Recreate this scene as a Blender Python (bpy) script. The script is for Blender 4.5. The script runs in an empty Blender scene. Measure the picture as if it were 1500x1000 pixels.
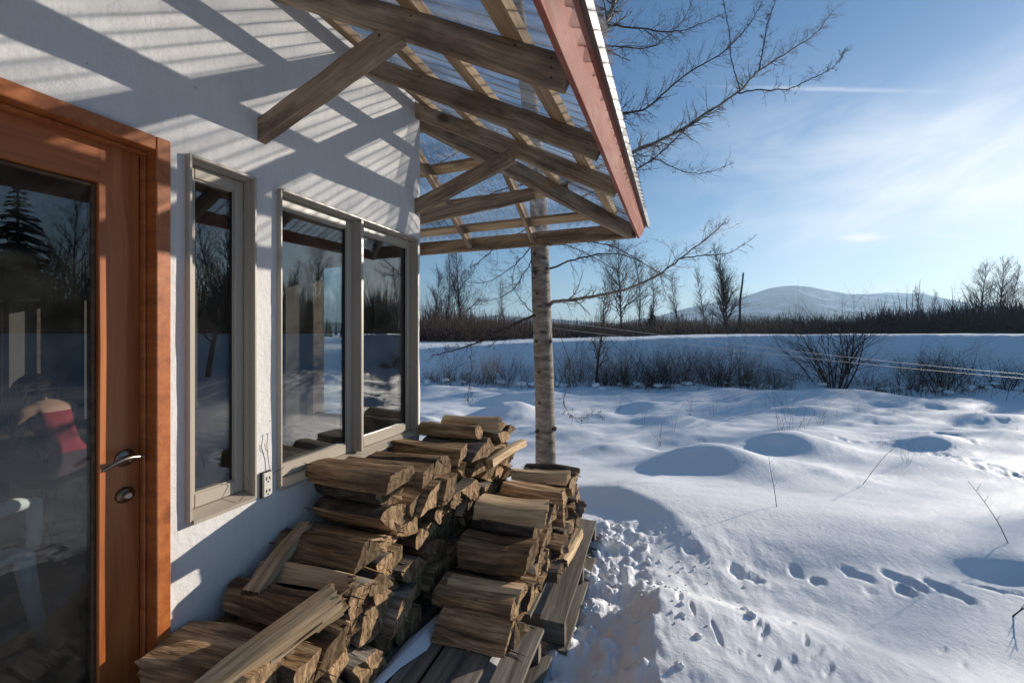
# Winter farm house with a polycarbonate overhang, firewood stacks, snowy field.
# World frame: +Y runs along the house front (away from camera), +X points out of the front wall,
# Z = 0 is eye level (ground is about 1.6 m lower).
import bpy, math, random
import numpy as np
from mathutils import Vector, Matrix

random.seed(7)
SC = bpy.context.scene
COL = SC.collection
R = math.radians

# ------------------------------------------------------------------ camera frame (layout helper)
F_PX, CX, HY, CAMX = 600.0, 750.0, 488.0, 1.6
TH = math.atan2(985.0 - CX, F_PX)
S_, C_ = math.sin(TH), math.cos(TH)

def ray(x, y):
    u = (x - CX) / F_PX; v = (HY - y) / F_PX
    return Vector((-S_ + u * C_, C_ + u * S_, v))
def atD(t, x, y): return Vector((CAMX, 0, 0)) + ray(x, y) * t
def atX(k, x, y):
    r = ray(x, y); return Vector((CAMX, 0, 0)) + r * ((k - CAMX) / r.x)
def atY(k, x, y):
    r = ray(x, y); return Vector((CAMX, 0, 0)) + r * (k / r.y)
def atZ(k, x, y):
    r = ray(x, y); return Vector((CAMX, 0, 0)) + r * (k / r.z)
def fwd(r, z):   # right / forward metres -> world xy
    return (CAMX - z * S_ + r * C_, z * C_ + r * S_)

# ------------------------------------------------------------------ noise
def _hash(ix, iy, seed):
    n = (ix.astype(np.int64) * 374761393 + iy.astype(np.int64) * 668265263 + seed * 974711) & 0xFFFFFFFF
    n = ((n ^ (n >> 13)) * 1274126177) & 0xFFFFFFFF
    n = n ^ (n >> 16)
    return (n & 0xFFFF) / 65535.0
def vnoise(x, y, seed=0):
    x = np.asarray(x, float); y = np.asarray(y, float)
    ix = np.floor(x); iy = np.floor(y); fx = x - ix; fy = y - iy
    fx = fx * fx * fx * (fx * (fx * 6 - 15) + 10); fy = fy * fy * fy * (fy * (fy * 6 - 15) + 10)
    a = _hash(ix, iy, seed); b = _hash(ix + 1, iy, seed); c = _hash(ix, iy + 1, seed); d = _hash(ix + 1, iy + 1, seed)
    return (a + (b - a) * fx + (c - a) * fy + (a - b - c + d) * fx * fy) * 2 - 1
def fbm(x, y, octv=4, seed=0, gain=0.5):
    s = 0; a = 1.0; f = 1.0; n = 0
    ca, sa = math.cos(0.6), math.sin(0.6)
    x = np.asarray(x, float); y = np.asarray(y, float)
    for k in range(octv):
        s = s + a * vnoise(x * f, y * f, seed + k * 17); n += a
        x, y = ca * x - sa * y, sa * x + ca * y
        a *= gain; f *= 2.03
    return s / n
def sstep(e0, e1, x):
    t = np.clip((x - e0) / (e1 - e0), 0, 1); return t * t * (3 - 2 * t)

# ------------------------------------------------------------------ materials
def new_mat(name):
    m = bpy.data.materials.new(name); m.use_nodes = True
    nt = m.node_tree; b = nt.nodes['Principled BSDF']
    return m, nt, b
def N(nt, typ, **kw):
    n = nt.nodes.new(typ)
    for k, v in kw.items():
        if k.startswith('i_'):
            key = k[2:]
            n.inputs[int(key) if key.isdigit() else key.replace('_', ' ')].default_value = v
        else: setattr(n, k, v)
    return n
def ramp(nt, stops, interp='LINEAR'):
    n = nt.nodes.new('ShaderNodeValToRGB'); n.color_ramp.interpolation = interp
    cr = n.color_ramp
    while len(cr.elements) < len(stops): cr.elements.new(0.5)
    for e, (p, c) in zip(cr.elements, stops):
        e.position = p; e.color = (*c, 1) if len(c) == 3 else c
    return n
def L(nt, a, b): nt.links.new(a, b)
def mixc(nt, fac, a, b, mode='MIX'):
    n = nt.nodes.new('ShaderNodeMix'); n.data_type = 'RGBA'; n.blend_type = mode
    for sock, v in ((n.inputs[0], fac), (n.inputs[6], a), (n.inputs[7], b)):
        if hasattr(v, 'links'): L(nt, v, sock)
        else: sock.default_value = v if not isinstance(v, tuple) or len(v) == 4 else (*v, 1)
    return n.outputs[2]
def mathn(nt, op, a, b=None, c=None):
    n = nt.nodes.new('ShaderNodeMath'); n.operation = op
    for i, v in enumerate((a, b, c)):
        if v is None: continue
        if hasattr(v, 'links'): L(nt, v, n.inputs[i])
        else: n.inputs[i].default_value = v
    return n.outputs[0]

def wood_mat(name, dark, mid, light, grain=(1.2, 26, 26), rough=0.75, bump=0.25, knots=0.5, vary=0.25, stain=None, gloss=0.3):
    m, nt, b = new_mat(name)
    tc = N(nt, 'ShaderNodeTexCoord'); oi = N(nt, 'ShaderNodeObjectInfo')
    off = N(nt, 'ShaderNodeVectorMath', operation='SCALE'); off.inputs[0].default_value = (37, 11, 53)
    L(nt, oi.outputs['Random'], off.inputs['Scale'])
    add = N(nt, 'ShaderNodeVectorMath', operation='ADD'); L(nt, tc.outputs['Object'], add.inputs[0]); L(nt, off.outputs[0], add.inputs[1])
    # slow warp so the grain wanders
    wn = N(nt, 'ShaderNodeTexNoise', i_Scale=1.7, i_Detail=2.0); L(nt, add.outputs[0], wn.inputs['Vector'])
    ws = N(nt, 'ShaderNodeVectorMath', operation='SCALE', i_Scale=0.07); L(nt, wn.outputs['Color'], ws.inputs[0])
    ad2 = N(nt, 'ShaderNodeVectorMath', operation='ADD'); L(nt, add.outputs[0], ad2.inputs[0]); L(nt, ws.outputs[0], ad2.inputs[1])
    mp = N(nt, 'ShaderNodeMapping'); mp.inputs['Scale'].default_value = grain; L(nt, ad2.outputs[0], mp.inputs['Vector'])
    n1 = N(nt, 'ShaderNodeTexNoise', i_Scale=1.0, i_Detail=6.0, i_Roughness=0.6); L(nt, mp.outputs[0], n1.inputs['Vector'])
    mp2 = N(nt, 'ShaderNodeMapping'); mp2.inputs['Scale'].default_value = (grain[0] * 2, grain[1] * 5, grain[2] * 5); L(nt, ad2.outputs[0], mp2.inputs['Vector'])
    n2 = N(nt, 'ShaderNodeTexNoise', i_Scale=1.0, i_Detail=3.0); L(nt, mp2.outputs[0], n2.inputs['Vector'])
    g = mathn(nt, 'ADD', mathn(nt, 'MULTIPLY', n1.outputs[0], 0.7), mathn(nt, 'MULTIPLY', n2.outputs[0], 0.3))
    cr = ramp(nt, [(0.36, dark), (0.5, mid), (0.64, light)]); L(nt, g, cr.inputs[0])
    col = cr.outputs[0]
    # knots
    vo = N(nt, 'ShaderNodeTexVoronoi', i_Scale=2.2); vo.feature = 'F1'
    mk = N(nt, 'ShaderNodeMapping'); mk.inputs['Scale'].default_value = (0.9, 1.7, 1.7); L(nt, ad2.outputs[0], mk.inputs['Vector']); L(nt, mk.outputs[0], vo.inputs['Vector'])
    kr = ramp(nt, [(0.07, (1, 1, 1)), (0.16, (0, 0, 0))]); L(nt, vo.outputs['Distance'], kr.inputs[0])
    col = mixc(nt, mathn(nt, 'MULTIPLY', kr.outputs[0], knots), col, tuple(c * 0.35 for c in dark))
    # weather blotches
    bn = N(nt, 'ShaderNodeTexNoise', i_Scale=1.0, i_Detail=6.0, i_Roughness=0.68); mb_ = N(nt, 'ShaderNodeMapping'); mb_.inputs['Scale'].default_value = (2.6, 9, 9); L(nt, ad2.outputs[0], mb_.inputs['Vector']); L(nt, mb_.outputs[0], bn.inputs['Vector'])
    br = ramp(nt, [(0.46, (0, 0, 0)), (0.64, (1, 1, 1))]); L(nt, bn.outputs[0], br.inputs[0])
    if stain: col = mixc(nt, mathn(nt, 'MULTIPLY', br.outputs[0], stain[3]), col, stain[:3])
    hv = N(nt, 'ShaderNodeHueSaturation'); L(nt, col, hv.inputs['Color'])
    L(nt, mathn(nt, 'ADD', mathn(nt, 'MULTIPLY', oi.outputs['Random'], vary * 2), 1 - vary), hv.inputs['Value'])
    L(nt, hv.outputs[0], b.inputs['Base Color'])
    b.inputs['Roughness'].default_value = rough; b.inputs['Specular IOR Level'].default_value = gloss
    bp = N(nt, 'ShaderNodeBump', i_Strength=bump, i_Distance=0.01); L(nt, g, bp.inputs['Height']); L(nt, bp.outputs[0], b.inputs['Normal'])
    return m

def plain_mat(name, col, rough=0.5, metal=0.0, noise=0.12, nscale=18, bump=0.0, spec=0.5):
    m, nt, b = new_mat(name)
    tc = N(nt, 'ShaderNodeTexCoord')
    n1 = N(nt, 'ShaderNodeTexNoise', i_Scale=nscale, i_Detail=5.0, i_Roughness=0.6); L(nt, tc.outputs['Object'], n1.inputs['Vector'])
    c = mixc(nt, n1.outputs[0], tuple(min(1, v * (1 - noise)) for v in col), tuple(min(1, v * (1 + noise)) for v in col))
    L(nt, c, b.inputs['Base Color'])
    b.inputs['Roughness'].default_value = rough; b.inputs['Metallic'].default_value = metal; b.inputs['Specular IOR Level'].default_value = spec
    if bump:
        bp = N(nt, 'ShaderNodeBump', i_Strength=bump, i_Distance=0.01); L(nt, n1.outputs[0], bp.inputs['Height']); L(nt, bp.outputs[0], b.inputs['Normal'])
    return m

def pane_mat(name, f0, tint, rough=0.0, milky=0.0, power=5.0, dirt=0.0, edge=0.0):
    m = bpy.data.materials.new(name); m.use_nodes = True; nt = m.node_tree; nt.nodes.clear()
    out = N(nt, 'ShaderNodeOutputMaterial'); tr = N(nt, 'ShaderNodeBsdfTransparent'); tr.inputs[0].default_value = (*tint, 1)
    gl = N(nt, 'ShaderNodeBsdfGlossy', i_Roughness=rough); gl.inputs[0].default_value = (1, 1, 1, 1)
    lw = N(nt, 'ShaderNodeLayerWeight', i_Blend=0.5)
    fac = mathn(nt, 'ADD', mathn(nt, 'MULTIPLY', mathn(nt, 'POWER', lw.outputs['Facing'], power), 1 - f0), f0)
    mx = N(nt, 'ShaderNodeMixShader'); L(nt, fac, mx.inputs[0]); L(nt, tr.outputs[0], mx.inputs[1]); L(nt, gl.outputs[0], mx.inputs[2])
    if edge:
        er = ramp(nt, [(0.12, tint), (0.5, tuple(c * .72 for c in tint)), (0.88, tuple(c * edge for c in tint))]); L(nt, lw.outputs['Facing'], er.inputs[0]); 
        tc0 = N(nt, 'ShaderNodeTexCoord'); mp0 = N(nt, 'ShaderNodeMapping'); mp0.inputs['Scale'].default_value = (1.5, 11, 1.5); L(nt, tc0.outputs['Object'], mp0.inputs['Vector'])
        nz0 = N(nt, 'ShaderNodeTexNoise', i_Scale=1.0, i_Detail=4.0); L(nt, mp0.outputs[0], nz0.inputs['Vector']); gr0 = ramp(nt, [(0.36, (.62, .63, .65)), (0.56, (1, 1, 1))]); L(nt, nz0.outputs[0], gr0.inputs[0])
        L(nt, mixc(nt, 1.0, er.outputs[0], gr0.outputs[0], 'MULTIPLY'), tr.inputs[0])
    last = mx.outputs[0]
    if milky:
        tl = N(nt, 'ShaderNodeBsdfTranslucent'); tl.inputs[0].default_value = (.85, .87, .9, 1)
        df = N(nt, 'ShaderNodeBsdfDiffuse'); df.inputs[0].default_value = (.85, .87, .9, 1)
        m1 = N(nt, 'ShaderNodeMixShader', i_0=0.5); L(nt, tl.outputs[0], m1.inputs[1]); L(nt, df.outputs[0], m1.inputs[2])
        m2 = N(nt, 'ShaderNodeMixShader'); L(nt, last, m2.inputs[1]); L(nt, m1.outputs[0], m2.inputs[2])
        tc = N(nt, 'ShaderNodeTexCoord'); mp = N(nt, 'ShaderNodeMapping'); mp.inputs['Scale'].default_value = (1.2, 16, 1.2); L(nt, tc.outputs['Object'], mp.inputs['Vector'])
        nz = N(nt, 'ShaderNodeTexNoise', i_Scale=1.3, i_Detail=5.0, i_Roughness=0.65); L(nt, mp.outputs[0], nz.inputs['Vector'])
        rr = ramp(nt, [(0.35, (milky * .2,) * 3), (0.70, (min(1, milky * 2.8),) * 3)]); L(nt, nz.outputs[0], rr.inputs[0]); L(nt, rr.outputs[0], m2.inputs[0])
        last = m2.outputs[0]
    if dirt:
        df = N(nt, 'ShaderNodeBsdfDiffuse'); df.inputs[0].default_value = (.55, .55, .53, 1)
        tc = N(nt, 'ShaderNodeTexCoord')
        nz = N(nt, 'ShaderNodeTexNoise', i_Scale=7.0, i_Detail=7.0, i_Roughness=0.7); L(nt, tc.outputs['Object'], nz.inputs['Vector'])
        rr = ramp(nt, [(0.4, (dirt * .25,) * 3), (0.75, (dirt * 2,) * 3)]); L(nt, nz.outputs[0], rr.inputs[0])
        m3 = N(nt, 'ShaderNodeMixShader'); L(nt, rr.outputs[0], m3.inputs[0]); L(nt, last, m3.inputs[1]); L(nt, df.outputs[0], m3.inputs[2]); last = m3.outputs[0]
    L(nt, last, out.inputs[0])
    return m

def snow_mat():
    m, nt, b = new_mat('snow')
    tc = N(nt, 'ShaderNodeTexCoord')
    n0 = N(nt, 'ShaderNodeTexNoise', i_Scale=0.8, i_Detail=4.0); L(nt, tc.outputs['Object'], n0.inputs['Vector'])
    c = mixc(nt, n0.outputs[0], (.85, .86, .875), (.91, .91, .915))
    L(nt, c, b.inputs['Base Color']); b.inputs['Roughness'].default_value = 0.6; b.inputs['Specular IOR Level'].default_value = 0.25
    n1 = N(nt, 'ShaderNodeTexNoise', i_Scale=26.0, i_Detail=8.0, i_Roughness=0.68); L(nt, tc.outputs['Object'], n1.inputs['Vector'])
    n2 = N(nt, 'ShaderNodeTexNoise', i_Scale=240.0, i_Detail=3.0, i_Roughness=0.7); L(nt, tc.outputs['Object'], n2.inputs['Vector'])
    h = mathn(nt, 'ADD', n1.outputs[0], mathn(nt, 'MULTIPLY', n2.outputs[0], 0.16))
    bp = N(nt, 'ShaderNodeBump', i_Strength=0.5, i_Distance=0.016); L(nt, h, bp.inputs['Height']); L(nt, bp.outputs[0], b.inputs['Normal'])
    return m

def plaster_mat():
    m, nt, b = new_mat('lime_plaster')
    tc = N(nt, 'ShaderNodeTexCoord')
    n0 = N(nt, 'ShaderNodeTexNoise', i_Scale=2.2, i_Detail=6.0, i_Roughness=0.62); L(nt, tc.outputs['Object'], n0.inputs['Vector'])
    c = mixc(nt, n0.outputs[0], (.60, .57, .54), (.73, .71, .685))
    mp = N(nt, 'ShaderNodeMapping'); mp.inputs['Scale'].default_value = (1, 9, 1.1); L(nt, tc.outputs['Object'], mp.inputs['Vector'])
    n3 = N(nt, 'ShaderNodeTexNoise', i_Scale=3.0, i_Detail=6.0, i_Roughness=0.7); L(nt, mp.outputs[0], n3.inputs['Vector'])
    r3 = ramp(nt, [(0.45, (0, 0, 0)), (0.8, (1, 1, 1))]); L(nt, n3.outputs[0], r3.inputs[0])
    c = mixc(nt, mathn(nt, 'MULTIPLY', r3.outputs[0], 0.22), c, (.40, .37, .33))
    # small pits and specks
    v = N(nt, 'ShaderNodeTexVoronoi', i_Scale=21.0); L(nt, tc.outputs['Object'], v.inputs['Vector'])
    n4 = N(nt, 'ShaderNodeTexNoise', i_Scale=5.0, i_Detail=2.0); L(nt, tc.outputs['Object'], n4.inputs['Vector'])
    sp = mathn(nt, 'MULTIPLY', mathn(nt, 'LESS_THAN', v.outputs['Distance'], 0.085), mathn(nt, 'GREATER_THAN', n4.outputs[0], 0.58))
    c = mixc(nt, mathn(nt, 'MULTIPLY', sp, 0.6), c, (.16, .13, .11))
    L(nt, c, b.inputs['Base Color']); b.inputs['Roughness'].default_value = 0.9; b.inputs['Specular IOR Level'].default_value = 0.15
    n1 = N(nt, 'ShaderNodeTexNoise', i_Scale=34.0, i_Detail=7.0, i_Roughness=0.62); L(nt, tc.outputs['Object'], n1.inputs['Vector'])
    bp = N(nt, 'ShaderNodeBump', i_Strength=0.42, i_Distance=0.012); L(nt, n1.outputs[0], bp.inputs['Height']); L(nt, bp.outputs[0], b.inputs['Normal'])
    return m

def end_grain_mat():
    m, nt, b = new_mat('log_end_grain')
    tc = N(nt, 'ShaderNodeTexCoord'); oi = N(nt, 'ShaderNodeObjectInfo')
    off = N(nt, 'ShaderNodeVectorMath', operation='SCALE'); off.inputs[0].default_value = (0, .11, .09); L(nt, oi.outputs['Random'], off.inputs['Scale'])
    add = N(nt, 'ShaderNodeVectorMath', operation='ADD'); L(nt, tc.outputs['Object'], add.inputs[0]); L(nt, off.outputs[0], add.inputs[1])
    mp = N(nt, 'ShaderNodeMapping'); mp.inputs['Scale'].default_value = (0.02, 1, 1); L(nt, add.outputs[0], mp.inputs['Vector'])
    mp.inputs['Scale'].default_value = (.3, 2.4, .8); mp.inputs['Rotation'].default_value = (.6, 0, 0)
    n1 = N(nt, 'ShaderNodeTexNoise', i_Scale=26.0, i_Detail=7.0, i_Roughness=0.72); L(nt, mp.outputs[0], n1.inputs['Vector'])
    g = n1.outputs[0]
    cr = ramp(nt, [(0.36, (.055, .034, .02)), (0.5, (.27, .17, .09)), (0.66, (.47, .325, .19))]); L(nt, g, cr.inputs[0])
    hv = N(nt, 'ShaderNodeHueSaturation'); L(nt, cr.outputs[0], hv.inputs['Color'])
    L(nt, mathn(nt, 'ADD', mathn(nt, 'MULTIPLY', oi.outputs['Random'], 0.95), 0.38), hv.inputs['Value'])
    L(nt, hv.outputs[0], b.inputs['Base Color']); b.inputs['Roughness'].default_value = 0.85; b.inputs['Specular IOR Level'].default_value = 0.2
    bp = N(nt, 'ShaderNodeBump', i_Strength=0.5, i_Distance=0.01); L(nt, g, bp.inputs['Height']); L(nt, bp.outputs[0], b.inputs['Normal'])
    return m

def bark_mat(name, c0, c1, sc=(10, 40, 40), bump=0.8):
    m, nt, b = new_mat(name)
    tc = N(nt, 'ShaderNodeTexCoord'); mp = N(nt, 'ShaderNodeMapping'); mp.inputs['Scale'].default_value = sc; L(nt, tc.outputs['Object'], mp.inputs['Vector'])
    n1 = N(nt, 'ShaderNodeTexNoise', i_Scale=1.0, i_Detail=8.0, i_Roughness=0.7); L(nt, mp.outputs[0], n1.inputs['Vector'])
    cr = ramp(nt, [(0.32, c0), (0.68, c1)]); L(nt, n1.outputs[0], cr.inputs[0]); L(nt, cr.outputs[0], b.inputs['Base Color'])
    b.inputs['Roughness'].default_value = 0.9; b.inputs['Specular IOR Level'].default_value = 0.15
    bp = N(nt, 'ShaderNodeBump', i_Strength=bump, i_Distance=0.01); L(nt, n1.outputs[0], bp.inputs['Height']); L(nt, bp.outputs[0], b.inputs['Normal'])
    return m

def trunk_mat():
    m, nt, b = new_mat('aspen_bark')
    tc = N(nt, 'ShaderNodeTexCoord')
    mp = N(nt, 'ShaderNodeMapping'); mp.inputs['Scale'].default_value = (7, 7, 22); L(nt, tc.outputs['Object'], mp.inputs['Vector'])
    n1 = N(nt, 'ShaderNodeTexNoise', i_Scale=1.0, i_Detail=8.0, i_Roughness=0.68); L(nt, mp.outputs[0], n1.inputs['Vector'])
    cr = ramp(nt, [(0.3, (.075, .058, .046)), (0.5, (.21, .17, .135)), (0.68, (.36, .315, .26))]); L(nt, n1.outputs[0], cr.inputs[0])
    mp2 = N(nt, 'ShaderNodeMapping'); mp2.inputs['Scale'].default_value = (5, 5, 15); L(nt, tc.outputs['Object'], mp2.inputs['Vector'])
    v = N(nt, 'ShaderNodeTexVoronoi', i_Scale=1.1); L(nt, mp2.outputs[0], v.inputs['Vector'])
    kr = ramp(nt, [(0.16, (1, 1, 1)), (0.3, (0, 0, 0))]); L(nt, v.outputs['Distance'], kr.inputs[0])
    c = mixc(nt, mathn(nt, 'MULTIPLY', kr.outputs[0], 0.8), cr.outputs[0], (.045, .035, .03))
    L(nt, c, b.inputs['Base Color']); b.inputs['Roughness'].default_value = 0.85
    bp = N(nt, 'ShaderNodeBump', i_Strength=0.6, i_Distance=0.015); L(nt, n1.outputs[0], bp.inputs['Height']); L(nt, bp.outputs[0], b.inputs['Normal'])
    return m

def hill_mat():
    m, nt, b = new_mat('snowy_forest_hill')
    tc = N(nt, 'ShaderNodeTexCoord')
    mp = N(nt, 'ShaderNodeMapping'); mp.inputs['Scale'].default_value = (.006, .006, .004); L(nt, tc.outputs['Object'], mp.inputs['Vector'])
    n1 = N(nt, 'ShaderNodeTexNoise', i_Scale=1.0, i_Detail=7.0, i_Roughness=0.65); L(nt, mp.outputs[0], n1.inputs['Vector'])
    cr = ramp(nt, [(0.38, (.035, .045, .05)), (0.52, (.09, .105, .12)), (0.60, (.45, .47, .50))]); L(nt, n1.outputs[0], cr.inputs[0])
    L(nt, cr.outputs[0], b.inputs['Base Color']); b.inputs['Roughness'].default_value = 1; b.inputs['Specular IOR Level'].default_value = 0.0
    return m

M = dict(
    rafter=wood_mat('weathered_rafter_wood', (.14, .088, .052), (.30, .215, .14), (.42, .325, .22), stain=(.085, .060, .042, .75), knots=0.9, vary=.15),
    purlin=wood_mat('purlin_wood', (.22, .14, .08), (.36, .25, .15), (.48, .35, .22), vary=.12),
    fascia=wood_mat('red_stained_fascia_wood', (.23, .062, .038), (.32, .095, .062), (.39, .14, .10), bump=.15, stain=(.50, .33, .27, .34), vary=.03),
    door=wood_mat('varnished_fir', (.25, .068, .018), (.36, .108, .028), (.43, .145, .042), grain=(1.0, 22, 22), rough=0.36, bump=.05, knots=.55, vary=.06, gloss=.5),
    split=wood_mat('split_firewood', (.075, .043, .023), (.31, .19, .10), (.58, .41, .24), grain=(2.0, 38, 38), rough=.85, bump=1.0, knots=.5, vary=.42, stain=(.085, .055, .035, .75), gloss=.2),
    pale_split=wood_mat('fresh_split_firewood', (.30, .19, .10), (.55, .39, .23), (.70, .53, .34), grain=(2.2, 34, 34), rough=.85, bump=.6, knots=.3, vary=.2, gloss=.2),
    grey_split=wood_mat('grey_weathered_firewood', (.07, .058, .048), (.22, .185, .15), (.42, .37, .31), grain=(2.0, 38, 38), rough=.9, bump=1.0, knots=.4, vary=.3, stain=(.06, .045, .035, .7), gloss=.15),
    pallet=wood_mat('grey_pallet_wood', (.10, .082, .063), (.19, .162, .13), (.29, .25, .205), rough=.9, bump=.4, vary=.18, knots=.3),
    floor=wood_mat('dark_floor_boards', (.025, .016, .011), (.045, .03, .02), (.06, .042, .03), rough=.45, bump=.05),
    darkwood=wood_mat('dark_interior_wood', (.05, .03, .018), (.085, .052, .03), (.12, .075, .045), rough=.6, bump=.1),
    stool=wood_mat('pale_chair_wood', (.36, .21, .10), (.50, .31, .16), (.60, .40, .23), rough=.5, bump=.05),
    end=end_grain_mat(),
    bark=bark_mat('firewood_bark', (.015, .011, .009), (.13, .10, .078)),
    trunk=trunk_mat(),
    twig=bark_mat('twig_bark', (.035, .027, .024), (.12, .092, .078), (30, 30, 30), .3),
    twig_far=bark_mat('far_twig_bark', (.035, .026, .022), (.085, .063, .052), (3, 3, 3), .2),
    brush=bark_mat('brush_stems', (.032, .022, .019), (.085, .056, .046), (2, 2, 2), .2),
    needle=bark_mat('conifer_needles', (.012, .022, .014), (.035, .055, .03), (5, 5, 5), .2),
    weed=bark_mat('dry_weed', (.09, .06, .035), (.24, .17, .10), (30, 30, 30), .2),
    snow=snow_mat(), plaster=plaster_mat(), hill=hill_mat(),
    frame=plain_mat('taupe_window_paint', (.40, .345, .275), .38, noise=.06),
    glass=pane_mat('window_glass', 0.085, (.86, .88, .88), dirt=.010), dglass=pane_mat('door_pane_glass', 0.045, (.90, .92, .92), dirt=.010),
    poly=pane_mat('polycarbonate_sheet', 0.05, (.93, .95, .97), rough=.12, milky=.075, power=3.2, edge=.16),
    metal=plain_mat('drip_edge_metal', (.33, .33, .32), .6, 1.0, noise=.15),
    nickel=plain_mat('worn_bronze_lever', (.26, .22, .18), .3, 1.0, noise=.2),
    bronze=plain_mat('dark_bronze', (.22, .14, .09), .35, 1.0, noise=.2),
    brass=plain_mat('lock_cylinder_metal', (.42, .36, .28), .35, 1.0),
    outlet=plain_mat('outlet_plastic', (.58, .55, .48), .5, noise=.25, nscale=60),
    black=plain_mat('black_gasket', (.012, .012, .012), .6),
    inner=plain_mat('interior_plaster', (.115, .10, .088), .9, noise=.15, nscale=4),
    roof=plain_mat('roof_metal', (.12, .09, .08), .5),
    white_plastic=plain_mat('white_plastic', (.72, .74, .70), .4),
    wire=plain_mat('clothesline_wire', (.40, .39, .37), .5),
    skin=plain_mat('skin', (.52, .30, .21), .5, noise=.06),
    red_cloth=plain_mat('red_cotton', (.26, .018, .03), .9, noise=.15, nscale=9),
    dark_cloth=plain_mat('dark_trousers', (.05, .025, .035), .9),
    pink_cloth=plain_mat('pink_cloth', (.62, .20, .30), .9, noise=.2, nscale=12),
    hair=bark_mat('dark_brown_hair', (.008, .005, .004), (.03, .018, .012), (60, 60, 6), .3),
    flesh=plain_mat('lips', (.40, .14, .12), .5),
    eye=plain_mat('eye_white', (.5, .5, .48), .3),
)

# ------------------------------------------------------------------ mesh builder
class MB:
    def __init__(s): s.v = []; s.f = []; s.m = []
    def add(s, vs, fs, mi=0):
        o = len(s.v); s.v.extend(tuple(p) for p in vs); s.f.extend(tuple(i + o for i in f) for f in fs); s.m.extend([mi] * len(fs))
    def box(s, x0, x1, y0, y1, z0, z1, c=0.0, mi=0):
        """axis box with optional chamfer c on all twelve edges"""
        if c <= 0:
            s.add([(x0, y0, z0), (x1, y0, z0), (x1, y1, z0), (x0, y1, z0), (x0, y0, z1), (x1, y0, z1), (x1, y1, z1), (x0, y1, z1)],
                  [(0, 3, 2, 1), (4, 5, 6, 7), (0, 1, 5, 4), (1, 2, 6, 5), (2, 3, 7, 6), (3, 0, 4, 7)], mi); return
        def ring(z, k): return [(x0 + k, y0 + c, z), (x0 + c, y0 + k, z), (x1 - c, y0 + k, z), (x1 - k, y0 + c, z), (x1 - k, y1 - c, z), (x1 - c, y1 - k, z), (x0 + c, y1 - k, z), (x0 + k, y1 - c, z)]
        rs = [[(x0 + c, y0 + c, z0), (x0 + c, y0 + c, z0), (x1 - c, y0 + c, z0), (x1 - c, y0 + c, z0), (x1 - c, y1 - c, z0), (x1 - c, y1 - c, z0), (x0 + c, y1 - c, z0), (x0 + c, y1 - c, z0)],
              ring(z0 + c, 0), ring(z1 - c, 0),
              [(x0 + c, y0 + c, z1), (x0 + c, y0 + c, z1), (x1 - c, y0 + c, z1), (x1 - c, y0 + c, z1), (x1 - c, y1 - c, z1), (x1 - c, y1 - c, z1), (x0 + c, y1 - c, z1), (x0 + c, y1 - c, z1)]]
        vs = []
        idx = []
        for k, r in enumerate(rs):
            if k in (0, 3):
                b = len(vs); vs += [r[0], r[2], r[4], r[6]]; idx.append([b, b, b + 1, b + 1, b + 2, b + 2, b + 3, b + 3])
            else:
                b = len(vs); vs += r; idx.append(list(range(b, b + 8)))
        fs = [(0, 3, 2, 1)]
        for a, bb in zip(idx, idx[1:]):
            for i in range(8):
                j = (i + 1) % 8
                q = []
                for t in (a[i], a[j], bb[j], bb[i]):
                    if t not in q: q.append(t)
                if len(q) >= 3: fs.append(tuple(q))
        t = idx[3][0]; fs.append((t, t + 1, t + 2, t + 3))
        s.add(vs, fs, mi)
    def tube(s, pts, rad, n=6, cap=True, mi=0):
        pts = [Vector(p) for p in pts]; k = len(pts)
        if not hasattr(rad, '__len__'): rad = [rad] * k
        o = len(s.v); prev = None
        for i, p in enumerate(pts):
            d = (pts[min(i + 1, k - 1)] - pts[max(i - 1, 0)])
            if d.length < 1e-9: d = Vector((0, 0, 1))
            d.normalize()
            if prev is None:
                a = d.orthogonal().normalized()
            else:
                a = prev - d * prev.dot(d)
                a = a.normalized() if a.length > 1e-6 else d.orthogonal().normalized()
            prev = a; b = d.cross(a)
            for j in range(n):
                t = 2 * math.pi * j / n
                q = p + (a * math.cos(t) + b * math.sin(t)) * rad[i]
                s.v.append((q.x, q.y, q.z))
        for i in range(k - 1):
            for j in range(n):
                j2 = (j + 1) % n
                s.f.append((o + i * n + j, o + i * n + j2, o + (i + 1) * n + j2, o + (i + 1) * n + j)); s.m.append(mi)
        if cap:
            s.f.append(tuple(o + j for j in reversed(range(n)))); s.m.append(mi)
            s.f.append(tuple(o + (k - 1) * n + j for j in range(n))); s.m.append(mi)
    def quadgrid(s, P, mi=0):
        """P: rows of points"""
        o = len(s.v); nr, nc = len(P), len(P[0])
        for r in P:
            for p in r: s.v.append(tuple(p))
        for i in range(nr - 1):
            for j in range(nc - 1):
                s.f.append((o + i * nc + j, o + i * nc + j + 1, o + (i + 1) * nc + j + 1, o + (i + 1) * nc + j)); s.m.append(mi)
    def mesh(s, name, mats, smooth=False):
        me = bpy.data.meshes.new(name); me.from_pydata(s.v, [], s.f)
        for m in (mats if isinstance(mats, (list, tuple)) else [mats]): me.materials.append(m)
        if any(s.m): me.polygons.foreach_set('material_index', s.m)
        if smooth: me.polygons.foreach_set('use_smooth', [True] * len(s.f))
        me.update(); return me
    def build(s, name, mats, parent=None, smooth=False, loc=None, mat=None):
        o = bpy.data.objects.new(name, s.mesh(name, mats, smooth)); COL.objects.link(o)
        if parent is not None: o.parent = parent
        if mat is not None: o.matrix_local = mat
        elif loc is not None: o.location = loc
        return o

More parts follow.
